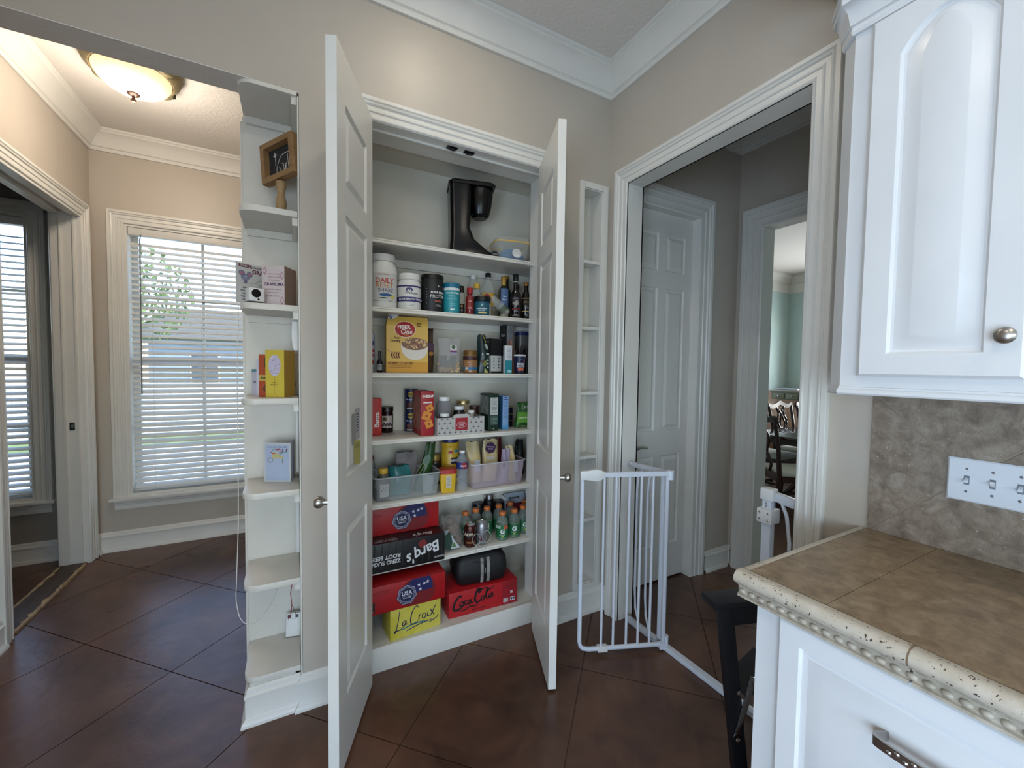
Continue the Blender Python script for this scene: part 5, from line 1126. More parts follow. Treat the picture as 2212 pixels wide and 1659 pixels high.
badge(t, rect(.003, .135, .046, .095), (186, 188, 184), -.0527); small_lines(t, .003, .175, .04, 11, .0075, (60, 62, 60), -.0532); badge(t, rect(.003, .058, .046, .05), (60, 84, 74), -.0527); small_lines(t, .003, .076, .04, 6, .0075, (140, 156, 148), -.0532); badge(t, ngon(.0, .012, .005, 3, PI / 2), (170, 186, 176), -.0527)
MB().box(-.0311, -.0306, -.05, .05, .09, .19).obj('side_panel_print', mat('side_grey', (140, 142, 138), .5, rgb2=(70, 74, 70), nscale=40), t)
t = carton('blue_carton', 'slim pale blue carton standing right of the green carton', 'box', -.5495, .236, z, .037, .095, .188, (128, 162, 206), R(1)); small_lines(t, 0, .18, .03, 2, .012, (50, 70, 120), -.0477, h=.004); small_lines(t, 0, .15, .028, 14, .007, (84, 108, 156), -.0477); badge(t, rect(0, .012, .0371, .02), (80, 150, 196), -.0478); MB().box(-.0191, -.0186, -.047, .047, .001, .187).obj('side_print', flat((36, 92, 130)), t)
for k, lb in enumerate(('bottom of three stacked dark fish tins', 'middle of three stacked dark fish tins', 'top of three stacked dark fish tins')):
    t = round_thing('fish_tin', lb, 'can', -.478, .305, z + .0385 * k, [(.032, 0), (.0335, .002), (.033, .004), (.033, .0345), (.0335, .036), (.032, .038)], mat('navy_tin', (18, 22, 40), .3), group='stacked fish tins'); lathe_part(t, 'rim', [(.034, .0345), (.0342, .0362), (.032, .0376)], GCAP)
t = thing('chip_bag', 'green snack bag slumped at the right end of fourth shelf', 'bag', (-.415, .232, z + .0006), R(-10))
bag_mesh(.10, .148, .05, 41, lean=.012, crimp=.8, amp=.05).obj('bag', mat('green_foil', (44, 96, 34), .3, rgb2=(30, 74, 28), nscale=6), t, smooth=45); lettering(t, 'Late', .026, (206, 214, 196), .006, .12, -.0235, shear=.3, bold=0); badge(t, [(-.044, .03), (.046, .03), (.048, .088), (-.04, .092)], (96, 150, 50), -.0275); lettering(t, 'JALAPENO', .014, (210, 224, 180), .002, .058, -.0285, shear=.1); small_lines(t, .0, .012, .05, 2, .008, (180, 200, 160), -.028)

# ------------------------------------------------------------------ fifth shelf: two bins
z = ZS[4]
def bin_(label, x, y, w, d, h, m, rim, name='plastic_bin'):
    t = thing(name, label, 'bin', (x, y, z + .0006), 0)
    o = lambda zz, k, r_=.02: bd(zz, -w / 2 + k, w / 2 - k, -d / 2 + k, d / 2 - k, r_)
    MB().loft([o(0, .014), o(.004, .011), o(h * .6, .006), o(h * .6 + .001, .004), o(h, .001), o(h, .0035), o(h * .62, .007), o(.006, .0135), o(.0055, .016)]).obj('tray', m, t, smooth=40)
    MB().loft([o(h - .004, -.005, .024), o(h + .001, -.005, .024), o(h + .001, .003, .02), o(h - .004, .003, .02), o(h - .004, -.005, .024)], False, False).obj('rim', rim, t, smooth=40)
    return t
bin_('clear plastic bin of snack bags at the left of fifth shelf', -1.098, .235, .325, .19, .118, BINP, mat('bin_rim', (190, 196, 198), .25, clear=.35))
bin_('frosted plastic bin of bagged snacks at the right of fifth shelf', -.602, .268, .325, .245, .134, FROST, mat('frost_rim', (204, 204, 208), .35, clear=.3))
zi = z + .007
t = round_thing('honey_bottle', 'squat syrup bottle with a yellow cap inside the clear bin', 'bottle', -1.212, .19, zi, [(.031, 0), (.034, .004), (.034, .085), (.028, .105), (.02, .118), (.0185, .122)], mat('syrup_glass', (92, 92, 84), .15, clear=.25)); lathe_part(t, 'cap', lid_prof(.0215, .1225, .148), YCAP)
badge(t, rect(.006, .045, .045, .062), (196, 192, 190), 0, rad=.0345); strokes(t, [], (60, 60, 60), 0, .002) if 0 else None
for k in range(5): badge(t, oval(-.006 + .007 * k, .05 + (.008 if k % 2 else -.004), .0045, .003, 8, k), (110, 104, 108), 0, rad=.0352, name='flower_print')
t = bag('teal_bag', 'teal green plastic bag lying inside the clear bin', -1.125, .235, zi, .115, .145, .07, mat('teal_film', (22, 80, 78), .2, rgb2=(60, 140, 146), nscale=9), 51, crimp=.6, amp=.09)
t = bag('grey_bag', 'grey mesh bag standing in the clear bin behind the teal bag', -1.085, .292, zi, .115, .2, .045, mat('grey_mesh', (112, 106, 108), .5, rgb2=(140, 132, 134), nscale=40, clear=.12), 52, amp=.08, lean=.012)
t = bag('salad_bag', 'dark green salad bag leaning out of the clear bin', -1.005, .262, zi, .085, .245, .05, mat('salad_green', (24, 60, 30), .25, rgb2=(52, 88, 30), nscale=8), 53, lean=.055, amp=.08, topw=.6); badge(t, oval(.022, .155, .02, .028, rot=-.5), (96, 120, 104), -.0262); strokes(t, [[(-.03, .10), (.012, .16)], [(-.02, .085), (.02, .14)]], (150, 160, 110), -.0262, .003, name='printed_stripe')
t = bag('film_wrap', 'crumpled clear film wrap at the right side of the clear bin', -.990, .19, zi, .06, .09, .04, mat('clear_film', (180, 184, 182), .12, clear=.55), 54, amp=.14)
t = bag('bread_bag', 'pale bag with a dark red top at the far left of fifth shelf', -1.258, .364, z, .075, .188, .04, mat('pale_bag', (150, 146, 140), .35, rgb2=(120, 116, 112), nscale=12), 55, amp=.05); badge(t, rect(.0, .172, .06, .022), (84, 14, 20), -.0098, name='red_top')
t = carton('black_carton', 'narrow black and white carton at the extreme left of fifth shelf', 'box', -1.290, .165, z, .024, .05, .15, (22, 24, 22)); small_lines(t, 0, .11, .012, 9, .009, (170, 170, 168), -.0252, h=.004)
t = round_thing('spread_jar', 'dark jar with a gold lid behind the red lidded drink tub', 'jar', -.9025, .352, z, [(.029, 0), (.031, .004), (.031, .125), (.028, .132)], mat('dark_spread', (70, 40, 16), .25)); lathe_part(t, 'lid', lid_prof(.029, .1325, .164), mat('dull_gold_lid', (150, 124, 60), .4, .4)); band(t, .031, .062, .12, (14, 14, 16)); small_lines(t, 0, .1, .02, 2, .012, (150, 150, 150), 0, .032)
t = round_thing('lunch_meat_jar', 'large yellow tub with a navy lid printed AR on fifth shelf', 'jar', -.823, .328, z, [(.046, 0), (.0495, .004), (.0495, .205), (.046, .212)], mat('yellow_tub', (196, 156, 40), .35)); lathe_part(t, 'lid', [(.046, .2345), (.047, .235), (.047, .262), (.001, .263)], mat('navy_lid', (22, 26, 84), .35)); lathe_part(t, 'neck_ring', [(.05, .2125), (.051, .214), (.051, .23), (.047, .234)], MATS['yellow_tub'])
badge(t, rect(.028, .135, .05, .034), (24, 26, 40), 0, rad=.05); lettering(t, 'ARGO', .02, (224, 222, 224), .028, .135, 0, .0508); band(t, .0495, .036, .046, (24, 26, 84)); badge(t, rect(.0, .182, .024, .014), (160, 40, 40), 0, rad=.05); badge(t, rect(.036, .186, .03, .014), (70, 140, 170), 0, rad=.05); lettering(t, 'XL', .018, (170, 34, 34), .028, .09, 0, .05)
t = thing('drink_mix_tub', 'yellow tapered drink mix tub with a red lid between the bins', 'tub', (-.888, .182, z + .0006), R(-12))
MB().loft([rb(0, .033, .03, .012), rb(.004, .036, .033, .012), rb(.1, .042, .037, .014)]).obj('tub_body', mat('lemon_yellow', (212, 172, 44), .4), t, smooth=35); MB().loft([rb(.1005, .044, .039, .015), rb(.118, .044, .039, .015), rb(.122, .041, .036, .014)]).obj('lid', mat('tub_red', (164, 26, 34), .35), t, smooth=35)
badge(t, rect(.002, .06, .026, .062), (196, 190, 176), -.0365); small_lines(t, .002, .086, .022, 9, .0065, (70, 66, 66), -.0372)
t = round_thing('water_bottle', 'clear ribbed water bottle with a red and blue label', 'bottle', -.808, .18, z, [(.028, 0), (.031, .004)] + [(.031 - .0022 * (k % 2), .012 + .011 * k) for k in range(9)] + [(.030, .115), (.030, .15), (.028, .165), (.018, .183), (.0125, .19), (.0125, .196)], mat('water_clear', (206, 216, 222), .05, clear=.8), n=24); lathe_part(t, 'cap', lid_prof(.0145, .1965, .209), WHITEP); band(t, .0303, .116, .15, (36, 44, 110)); badge(t, [(-.006, .148), (.022, .15), (.032, .12), (.004, .118)], (150, 30, 44), 0, rad=.0312); lettering(t, 'Ozarka', .0115, (226, 226, 230), .006, .133, 0, .0318, shear=.2)
YB = mat('cream_yellow_bag', (196, 170, 108), .3, rgb2=(180, 170, 140), nscale=10)
t = bag('flour_bag', 'crumpled cream yellow bag at the left of the frosted bin', -.704, .262, zi, .09, .235, .06, YB, 61, lean=-.012, amp=.1); MB().box(-.012, .02, -.034, -.0335, .06, .13).obj('clear_window', mat('pale_window', (190, 196, 200), .2), t)
t = bag('rice_bag', 'cream bag with a purple hexagon label in the frosted bin', -.616, .262, zi, .095, .24, .06, YB, 62, lean=.012, amp=.06); badge(t, ngon(.0, .19, .034, 6, .2), (58, 24, 66), -.0262); lettering(t, 'WHITE RICE', .0085, (206, 196, 206), 0, .196, -.027, rot=-.12); lettering(t, 'FLOUR', .0095, (206, 196, 206), 0, .184, -.027, rot=-.12); badge(t, rect(.0, .135, .05, .02), (190, 182, 168), -.0305)
t = bag('lavender_bag', 'pale lavender bag in the middle right of the frosted bin', -.552, .205, zi, .05, .19, .05, mat('lavender_film', (168, 158, 188), .3, rgb2=(150, 130, 150), nscale=14), 63, lean=.02, amp=.1); badge(t, oval(-.008, .1, .008, .014), (80, 30, 60), -.0285)
t = bag('red_bag', 'dark red snack bag behind the lavender bag', -.530, .325, zi, .06, .232, .045, mat('dark_red_film', (110, 20, 26), .3, rgb2=(70, 12, 20), nscale=9), 64, amp=.08)
t = bag('chips_bag', 'yellow corn snack bag with clear window at the right of the bin', -.492, .215, zi, .050, .205, .06, mat('corn_bag', (200, 168, 98), .28, rgb2=(190, 176, 140), nscale=12), 65, lean=-.018, amp=.09); MB().box(-.006, .022, -.034, -.0335, .05, .12).obj('clear_window', MATS['pale_window'], t); badge(t, rect(.02, .125, .014, .012), (40, 40, 44), -.0342)
t = bag('dark_pouch', 'dark pouch at the far right end of fifth shelf', -.372, .335, z, .06, .215, .05, mat('dark_pouch', (26, 26, 22), .35), 66, amp=.06)

# ------------------------------------------------------------------ sixth shelf: soda cases, potatoes, drinks
z = ZS[5]
def usa_case(label, x, y, zz, w, d, h):
    t = carton('soda_case', label, 'box', x, y, zz, w, d, h, (158, 16, 22), 0, 'red soda cases', rgb2=None)
    f = -d / 2; k = h / .13; c = (w / 2 - .19, h * .5)
    MB().prism([(u, v) for u, v in [(c[0] + .055 + .085 * k * math.cos(a), c[1] + .075 * k * math.sin(a)) for a in [2 * PI * i / 40 for i in range(40)]] if 0 < v < h], f, f - .0004).obj('dark_ball_print', flat((110, 12, 18)), t)
    badge(t, clip([(c[0] + .02, c[1] - .004), (c[0] + .125, c[1] + .0), (c[0] + .125, c[1] + .02 * k), (c[0] + .112, c[1] + .07), (c[0] + .03, c[1] + .07), (c[0] + .0, c[1] + .04)], -w / 2, w / 2, 0, h - .001), (24, 24, 78), f - .0005)
    for u, v in ((.058, .03), (.083, .033), (.065, .008), (.1, .038)): badge(t, star(c[0] + u, min(c[1] + v * k, h - .012), .0095), (206, 206, 214), f - .001, name='star_print')
    hx = lambda r_: [(c[0] + r_ * 1.05 * math.cos(PI / 8 + a * 2 * PI / 8 * 1.0) , c[1] - .006 + r_ * math.sin(PI / 8 + a * 2 * PI / 8)) for a in (0.2, 1.5, 2.5, 3.9, 5.4, 6.6)]
    badge(t, ngon(c[0], c[1] - .004, .05 * k, 7, -.22), (24, 26, 66), f - .0012)
    for r_, w_ in ((.046, .0022), (.041, .0012)): 
        pts = ngon(c[0], c[1] - .004, r_ * k, 7, -.22); strokes(t, [[pts[i], pts[(i + 1) % 7]] for i in range(7)], (190, 194, 210), f - .0012, w_, name='emblem_outline')
    cir = ngon(c[0], c[1] - .004, .034 * k, 28); strokes(t, [[cir[i], cir[(i + 1) % 28]] for i in range(28)], (190, 194, 210), f - .0012, .0014, name='emblem_outline')
    lettering(t, 'USA', .027 * k, (214, 216, 222), c[0], c[1] + .004, f - .0013, bold=.01); badge(t, rect(c[0], c[1] - .009, .046 * k, .0011), (200, 204, 214), f - .0013); lettering(t, 'Coca-Cola', .009, (200, 204, 214), c[0], c[1] - .017, f - .0013, shear=.35)
    lettering(t, 'Coca-Cola', .022, (112, 8, 12), -w / 2 + .055, h - .03, f - .0001, shear=.4, bold=0)
    return t
t = carton('soda_case', 'black root beer case printed upside down on sixth shelf', 'box', -1.123, .195, z, .38, .215, .135, (8, 8, 9), 0, 'dark soda case')
f = -.1075
lettering(t, "Barq's", .075, (206, 206, 208), .085, .062, f, rot=PI + .30, shear=.25, bold=.02, sx=.92); lettering(t, 'ZERO SUGAR', .0255, (206, 206, 208), -.105, .043, f, rot=PI, bold=.03); lettering(t, 'ROOT BEER', .0255, (206, 206, 208), -.095, .068, f, rot=PI, bold=.03); lettering(t, "IT'S GOOD", .0115, (190, 190, 190), .163, .022, f, rot=PI)
badge(t, ngon(.078, .1, .022, 6), (112, 24, 26), f - .0002); 
for k in range(12): strokes(t, [[(-.18 + k * .032, .008), (-.176 + k * .032, .045), (-.18 + k * .032, .08), (-.176 + k * .032, .128)]], (16, 16, 18), f + .0002, .008, name='grain_print')
topf = lambda u, v, e: (u, v, .135 + e); lettering(t, "Barq's", .04, (190, 188, 188), .09, -.075, 0, fr=topf, rot=PI, shear=.25, bold=.02); lettering(t, 'ZERO SUGAR', .018, (150, 146, 146), -.09, -.083, 0, fr=topf, rot=PI, bold=.03); lettering(t, 'ROOT BEER', .018, (120, 116, 116), -.09, -.066, 0, fr=topf, rot=PI, bold=.03)
MB().box(-.19, .19, -.107, .107, .135, .1354).obj('top_print', mat('root_beer_top', (34, 12, 12), .45, rgb2=(60, 14, 14), nscale=6), t)
usa_case('red soda case with a USA emblem stacked on the root beer case', -1.128, .281, z + .1365, .388, .195, .130)

t = thing('potato_bag', 'clear bag of brown potatoes with green label on sixth shelf', 'bag', (-.852, .225, z + .0006), R(-12))
POT = mat('potato_skin', (124, 96, 74), .6, rgb2=(104, 74, 62), nscale=14, bump=.2, bscale=40)
rng = random.Random(8)
for k, (a, b, c_, s_) in enumerate(((-.030, -.026, .032, .029), (.028, -.028, .032, .029), (-.028, .026, .032, .028), (.028, .026, .032, .028), (.0, -.012, .082, .031), (-.026, .024, .086, .026), (.028, .016, .086, .025), (-.004, .012, .126, .022))):
    MB().lathe([(.001, -s_), (s_ * .55, -s_ * .85), (s_ * .92, -s_ * .35), (s_, .1 * s_), (s_ * .8, s_ * .65), (s_ * .35, s_ * .95), (.001, s_)], 14, sx=1.18, sy=.95).obj('potato', POT, t, smooth=60, loc=(a, b, c_), rot=(rng.uniform(-.4, .4), rng.uniform(-.4, .4), rng.uniform(0, 3)))
bag_mesh(.126, .168, .13, 71, crimp=.75, amp=.07, flatb=.9).obj('clear_bag', mat('clear_veg_bag', (176, 176, 172), .12, clear=.74), t, smooth=40)
badge(t, [(-.058, .03), (-.02, .012), (.03, .02), (-.012, .1), (-.05, .09)], (20, 56, 40), -.087); badge(t, [(-.012, .018), (.038, .022), (.01, .06), (-.01, .095), (-.002, .05)], (180, 182, 184), -.088); badge(t, [(-.008, .03), (.018, .028), (.006, .054)], (70, 112, 50), -.089); badge(t, [(-.07, .105), (-.02, .118), (-.03, .085), (-.062, .09)], (140, 150, 156), -.078)
def can(label, x, y, m, bandc, txt):
    t = round_thing('soda_can', label, 'can', x, y, z, [(.024, 0), (.029, .004), (.0325, .012), (.0325, .1), (.029, .113), (.0272, .117)], m, group='pair of soda cans')
    lathe_part(t, 'can_end', [(.0265, .1165), (.0285, .119), (.027, .121), (.025, .118), (.001, .1175)], CHROME); 
    return t
t = can('brown root beer can beside the potato bag', -.762, .172, mat('root_beer_brown', (70, 28, 20), .25, .5), 0, 0); badge(t, oval(-.012, .072, .022, .02), (24, 12, 10), 0, rad=.0328); lettering(t, 'A&W', .022, (214, 196, 170), -.012, .072, 0, .0334); badge(t, rect(.004, .03, .05, .01), (120, 74, 40), 0, rad=.0329)
t = can('silver soda can next to the brown can', -.692, .176, mat('silver_can', (150, 150, 154), .25, .7), 0, 0); 
for k in range(5): strokes(t, [[(-.02, .098 - .009 * k), (.02, .102 - .009 * k)]], (30, 30, 34), 0, .004, name='printed_stripe', fr=lambda u, v, e: ((.0328 + e) * math.sin(u / .0328), -(.0328 + e) * math.cos(u / .0328), v))
badge(t, oval(-.006, .036, .012, .012), (90, 20, 28), 0, rad=.0329)
t = thing('six_pack_ring', 'clear plastic can ring carrier hanging over the shelf edge', 'plastic ring', (-.718, .128, z + .0006))
RG = mat('ring_plastic', (190, 192, 192), .2, clear=.4)
m_ = MB()
for cx, cz, r_ in ((-.028, .05, .022), (.03, .055, .024), (.0, .015, .012)): m_.tube([(cx + r_ * math.cos(a), -.004 + .003 * math.sin(a), cz + r_ * 1.3 * math.sin(a)) for a in [2 * PI * k / 18 for k in range(18)]], .0018, 6, True)
m_.tube([(-.03, -.006, .02), (-.034, -.014, -.0), (-.036, -.018, -.022)], .002, 6).tube([(.02, -.006, .022), (.022, -.012, .0), (.024, -.014, -.008)], .002, 6)
m_.obj('rings', RG, t, smooth=50)
ORC = mat('orange_cap', (206, 110, 44), .4); GAT = mat('gatorade_clear', (170, 178, 170), .06, clear=.72); GLQ = mat('green_drink', (36, 110, 62), .15, clear=.12)
def gat0():
    t = thing('sports_drink_bottle', 'x', 'bottle', (0, 0, 0), 0, 'sports drinks with orange caps')
    MB().lathe([(.03, 0), (.0335, .004), (.0335, .05), (.031, .06), (.0335, .07), (.0335, .095), (.031, .112), (.022, .125), (.0165, .13), (.0165, .136)], 24).obj('body', GAT, t, smooth=40)
    MB().lathe([(.028, .003), (.0325, .006), (.0325, .05), (.03, .06), (.0325, .07), (.0325, .086), (.001, .086)], 24).obj('drink', GLQ, t, smooth=40)
    MB().lathe([(.0185, .1365), (.019, .138), (.019, .153), (.017, .1565), (.001, .157)], 24).obj('cap', ORC, t, smooth=40)
    MB().lathe([(.0342, .018), (.0342, .076)], 24, capb=False, capt=False).obj('label_band', flat((28, 98, 58), .4), t, smooth=40)
    lettering(t, 'G', .034, (222, 226, 222), 0, .054, 0, .0346, shear=.15, bold=.05); lettering(t, 'GATORADE', .0062, (200, 216, 204), 0, .035, 0, .0346); badge(t, oval(.002, .026, .008, .005), (170, 180, 70), 0, rad=.0347)
    return t
g0 = gat0()
gsp = [(-.566, .176, 0, 'front row orange capped sports drink nearest the soda cans'), (-.487, .182, 0, 'middle bottle of the front row of sports drinks'), (-.4125, .214, 20, 'front row sports drink at the right shelf end'),
       (-.752, .268, 0, 'leftmost orange capped sports drink behind the brown can'), (-.681, .287, 0, 'sports drink behind the silver can'), (-.609, .290, 0, 'back row sports drink in front of the black jar'),
       (-.532, .292, 0, 'back row sports drink behind the front row'), (-.452, .298, 0, 'back row sports drink under the white pouch'), (-.356, .292, 0, 'rightmost sports drink in the back row')]
for i, (x, y, a, lb) in enumerate(gsp):
    o = g0 if i == 0 else copy_tree(g0)
    o.location = (x, y, z + .0006); o.rotation_euler = (0, 0, -math.atan2(x + 1.59, y + 1.83) + R(a)); o['label'] = lb
badge(g0, [(-.05, .062), (-.012, .066), (.03, .07), (.03, .088), (-.01, .09), (-.05, .094)], (30, 108, 62), 0, rad=.036); lettering(g0, 'LOWER\nSUGAR', .011, (220, 228, 222), -.028, .078, 0, .0372); badge(g0, [(.012, .064), (.036, .074), (.03, .09), (.008, .088)], (196, 92, 54), 0, rad=.0375)
t = round_thing('black_canister', 'slim black canister with a silver top at the back of sixth shelf', 'jar', -.562, .367, z, [(.027, 0), (.029, .003), (.029, .175)], BCAP); lathe_part(t, 'silver_top', [(.029, .1755), (.029, .2), (.026, .203), (.001, .2035)], CHROME); badge(t, rect(0, .13, .016, .06), (60, 60, 62), 0, rad=.0294)
for x, h_, lb in ((-.634, .158, 'left black screw top jar behind the sports drinks'), (-.4985, .152, 'right black screw top jar behind the sports drinks')):
    t = round_thing('black_jar', lb, 'jar', x, .364, z, [(.031, 0), (.033, .004), (.033, h_ - .035), (.03, h_ - .028)], mat('smoke_jar', (40, 40, 42), .2), group='black lidded jars'); lathe_part(t, 'lid', lid_prof(.034, h_ - .0275, h_), BCAP)
t = thing('baking_pouch', 'white spouted pouch handwritten Buttermilk at the back right', 'bag', (-.382, .376, z + .0006), 0)
MB().loft([[(sx * w_, sy * d_, zz) for sx, sy in ((-1, -1), (1, -1), (1, 1), (-1, 1))] for w_, d_, zz in ((.07, .016, 0), (.072, .018, .06), (.072, .012, .13), (.07, .002, .183))]).obj('pouch', mat('pouch_white', (176, 184, 196), .35), t); MB().cyl(.011, 0, .035, 12).obj('spout', WHITEP, t, loc=(-.066, -.006, .150), rot=(0, -.9, 0), smooth=40)
lettering(t, 'Buttermilk', .017, (24, 24, 28), -.008, .155, -.0125, shear=.15, bold=.02); badge(t, [(-.07, .128), (-.03, .122), (-.02, .135), (-.01, .122), (.07, .126), (.07, .07), (-.07, .07)], (96, 24, 44), -.0205); lettering(t, 'MILK', .03, (150, 40, 60), 0, .1, -.0212)

# ------------------------------------------------------------------ pantry floor
z = .1165
t = carton('sparkling_water_case', 'yellow sparkling water case printed La Croix on the pantry floor', 'box', -1.082, .146, z, .252, .132, .148, (196, 182, 48), R(5), rgb2=(208, 196, 92))
f = -.066
def S_(pts): return [(u * .0118 - .108, v * .0118 + .025) for u, v in pts]
strokes(t, [S_([(2.2, 9.2), (1.6, 5), (.6, 1.2), (.2, .8), (.5, 1.6), (2, 1.4), (4.2, 2.4)]), S_([(4.6, 4.6), (3.6, 4.2), (3.4, 3), (4.2, 2.8), (4.9, 4.4), (4.8, 3), (5.6, 3.2)]), S_([(10, 8.2), (9.4, 9.3), (7.8, 8), (6.8, 5), (7, 2.6), (8.4, 2), (10, 3.2)]), S_([(10.3, 5.3), (10.3, 3.2), (10.4, 4.6), (11.2, 5.5)]), S_([(12.6, 5.2), (11.7, 4.6), (12, 3.2), (13, 3.5), (13.2, 4.8), (12.6, 5.2)]), S_([(14.2, 5.5), (14.0, 3.6), (14.8, 3.6)]), S_([(15.2, 6.2), (16, 4.6), (17, 3.2)]), S_([(17.6, 7.4), (16.2, 4.8), (15, 3.0)])], (24, 24, 70), f, .0055)
strokes(t, [S_([(5, .2), (10, 1.2), (16, 1.6)]), S_([(14.5, .6), (18, 1.8), (18.6, 3)])], (30, 36, 90), f, .005, name='printed_wave'); strokes(t, [S_([(3, 1.2), (8, 2.2), (13, 1.8)])], (60, 120, 110), f + .0001, .008, name='printed_wave')
strokes(t, [[(-.02 + .02 * math.cos(a), -.018 + .018 * math.sin(a)) for a in [PI + PI * k / 8 for k in range(9)]]], (30, 24, 20), 0, .004, name='carry_slot', fr=lambda u, v, e: (u, v, .148 + e))
usa_case('red soda case with a USA emblem resting on the yellow case', -1.124, .165, z + .1496, .376, .2, .130)
MB().box(-.178, -.148, -.1009, -.1004, .012, .058).obj('trophy_patch', flat((16, 14, 14)), bpy.data.objects['soda_case.002']); lettering(bpy.data.objects['soda_case.002'], 'FIFA', .009, (214, 210, 204), -.163, .018, -.1011); badge(bpy.data.objects['soda_case.002'], oval(-.163, .042, .006, .012), (150, 110, 50), -.1012)
t = carton('soda_case', 'long red cola case printed Coca-Cola zero sugar on the pantry floor', 'box', -.702, .205, z, .392, .205, .131, (170, 22, 30), R(-2), 'red soda cases')
f = -.1025
def K(pts): return [(u * .0148 - .178, v * .0108 + .030) for u, v in pts]
cola = [(K([(3.4, 6.3), (3.2, 7.1), (2.4, 6.9), (1.0, 4.6), (.5, 1.6), (1.4, .6), (3, 1.2), (4.2, 2.2)]), 1.5), K([(3.7, 4.2), (2.9, 3.6), (2.9, 2.4), (3.6, 2.2), (4.2, 3.2), (3.9, 4.2), (3.5, 4.1)]), K([(5.6, 4.0), (4.8, 4.3), (4.5, 3), (4.9, 2.3), (5.8, 3)]),
        K([(7.0, 4.2), (6.2, 4.2), (5.9, 2.8), (6.3, 2.4), (7.0, 3.8), (7.1, 4.4), (6.9, 2.8), (7.3, 2.4), (7.9, 3.2)]), K([(8.0, 3.9), (8.7, 4.1)]),
        (K([(11.2, 7.8), (10.6, 8.3), (9.8, 7.4), (10.2, 6.9), (10.4, 7.9), (9.6, 8.6), (8.6, 5.6), (8.6, 3.0), (9.6, 2.2), (11, 3.4)]), 1.5), K([(11.5, 4.6), (10.8, 4.0), (10.9, 2.8), (11.5, 2.7), (12, 3.7), (11.7, 4.6), (11.3, 4.4)]), K([(11.9, 4.0), (12.9, 5.6), (13.6, 7.6), (13.2, 8), (12.7, 6.0), (12.7, 3.4), (13.3, 3.0), (14, 4)]),
        K([(15.1, 4.8), (14.2, 4.8), (13.9, 3.4), (14.4, 3.0), (15.1, 4.4), (15.3, 5.0), (15.1, 3.4), (15.6, 3.2), (16, 3.8)]), (K([(1.4, .6), (4, -.2), (6.6, 1.1), (8.6, .6), (9.6, 1.2)]), .8), (K([(10.4, 7.6), (12.4, 8.4), (14, 7.2), (16, 8.6)]), .8)]
strokes(t, cola, (26, 10, 12), f, .0085); lettering(t, 'ZERO SUGAR', .0135, (60, 12, 16), -.03, .018, f, bold=.01)
badge(t, rect(.15, .066, .09, .129), (146, 18, 28), f - .0002); badge(t, rect(.126, .024, .028, .022), (196, 192, 190), f - .0006); small_lines(t, .126, .032, .024, 4, .005, (120, 118, 118), f - .001)
badge(t, rect(.168, .026, .03, .02), (200, 196, 200), f - .0006); badge(t, ngon(.161, .026, .006, 8), (40, 44, 80), f - .001, name='round_mark'); badge(t, ngon(.175, .026, .006, 8), (40, 44, 80), f - .001, name='round_mark'); badge(t, rect(.16, .064, .014, .014), (196, 190, 192), f - .0006); small_lines(t, .15, .112, .07, 3, .01, (110, 14, 20), f - .0006, h=.003)
t = thing('lunch_bag', 'soft black lunch bag with two silver zip tapes on the cola case', 'bag', (-.695, .215, z + .1322), R(-7))
BKF = mat('black_nylon', (8, 8, 10), .6, bump=.05, bscale=200)
o_ = lambda zz, w_, d_, r_: bd(zz, -w_, w_, -d_, d_, r_)
MB().loft([o_(0, .118, .072, .03), o_(.012, .135, .085, .035), o_(.07, .148, .092, .04), o_(.125, .142, .085, .04), o_(.15, .126, .072, .04), o_(.163, .1, .055, .035)]).obj('bag_body', BKF, t, smooth=50)
MB().tube([(.147 * math.cos(a) * .98, .088 * math.sin(a), .118 + .006 * math.sin(2 * a)) for a in [2 * PI * k / 28 for k in range(28)]], .0035, 6, True).obj('piping', BKF, t, smooth=50)
for u in (-.004, .03):
    MB().strips([[(u - .0085, y, zz), (u + .0085, y, zz)] for zz, y in ((.008, -.087), (.04, -.0935), (.07, -.0955), (.1, -.093), (.125, -.0895), (.140, -.0835))]).obj('reflective_tape', mat('silver_tape', (150, 146, 142), .45, rgb2=(110, 106, 104), nscale=60), t)
MB().box(.009, .015, -.0965, -.0955, .02, .112).obj('zip', BLACKP, t); MB().cbox((.012, -.097, .075), .006, .004, .028).obj('zip_pull', CHROME, t)

# ------------------------------------------------------------------ things on the end shelves
BR = mat('oak_frame', (156, 122, 82), .6, rgb2=(128, 96, 60), nscale=10, stretch=(1, 1, 7)); CHB = mat('chalkboard', (36, 34, 35), .8, rgb2=(44, 41, 42), nscale=12)
t = thing('chalkboard_sign', 'small wooden chalkboard sign with a chalk nativity drawing on a turned post', 'sign', (-1.632, .1, EZ[1] + .0006), R(-54))
MB().lathe([(.019, 0), (.019, .006), (.014, .010), (.017, .016), (.013, .02), (.018, .034), (.021, .05), (.018, .068), (.013, .084), (.014, .105), (.019, .118), (.019, .138)], 18, c=(-.0, .0, 0)).obj('turned_post', mat('natural_post', (168, 138, 98), .6, rgb2=(146, 116, 80), nscale=14), t, smooth=45)
zb, zt_, w2 = .143, .303, .098
roll = lambda u, v, d: (u * math.cos(.097) - (v - .223) * math.sin(.097), d, .223 + u * math.sin(.097) + (v - .223) * math.cos(.097))
for nm, poly in (('frame_rail', [(-w2, zb), (w2, zb), (w2 - .022, zb + .022), (-w2 + .022, zb + .022)]), ('frame_rail', [(-w2, zt_), (w2, zt_), (w2 - .022, zt_ - .022), (-w2 + .022, zt_ - .022)]), ('frame_stile', [(-w2, zb), (-w2 + .022, zb + .022), (-w2 + .022, zt_ - .022), (-w2, zt_)]), ('frame_stile', [(w2, zb), (w2 - .022, zb + .022), (w2 - .022, zt_ - .022), (w2, zt_)])):
    MB().prism(poly, -.02, .012, roll).obj(nm, BR, t)
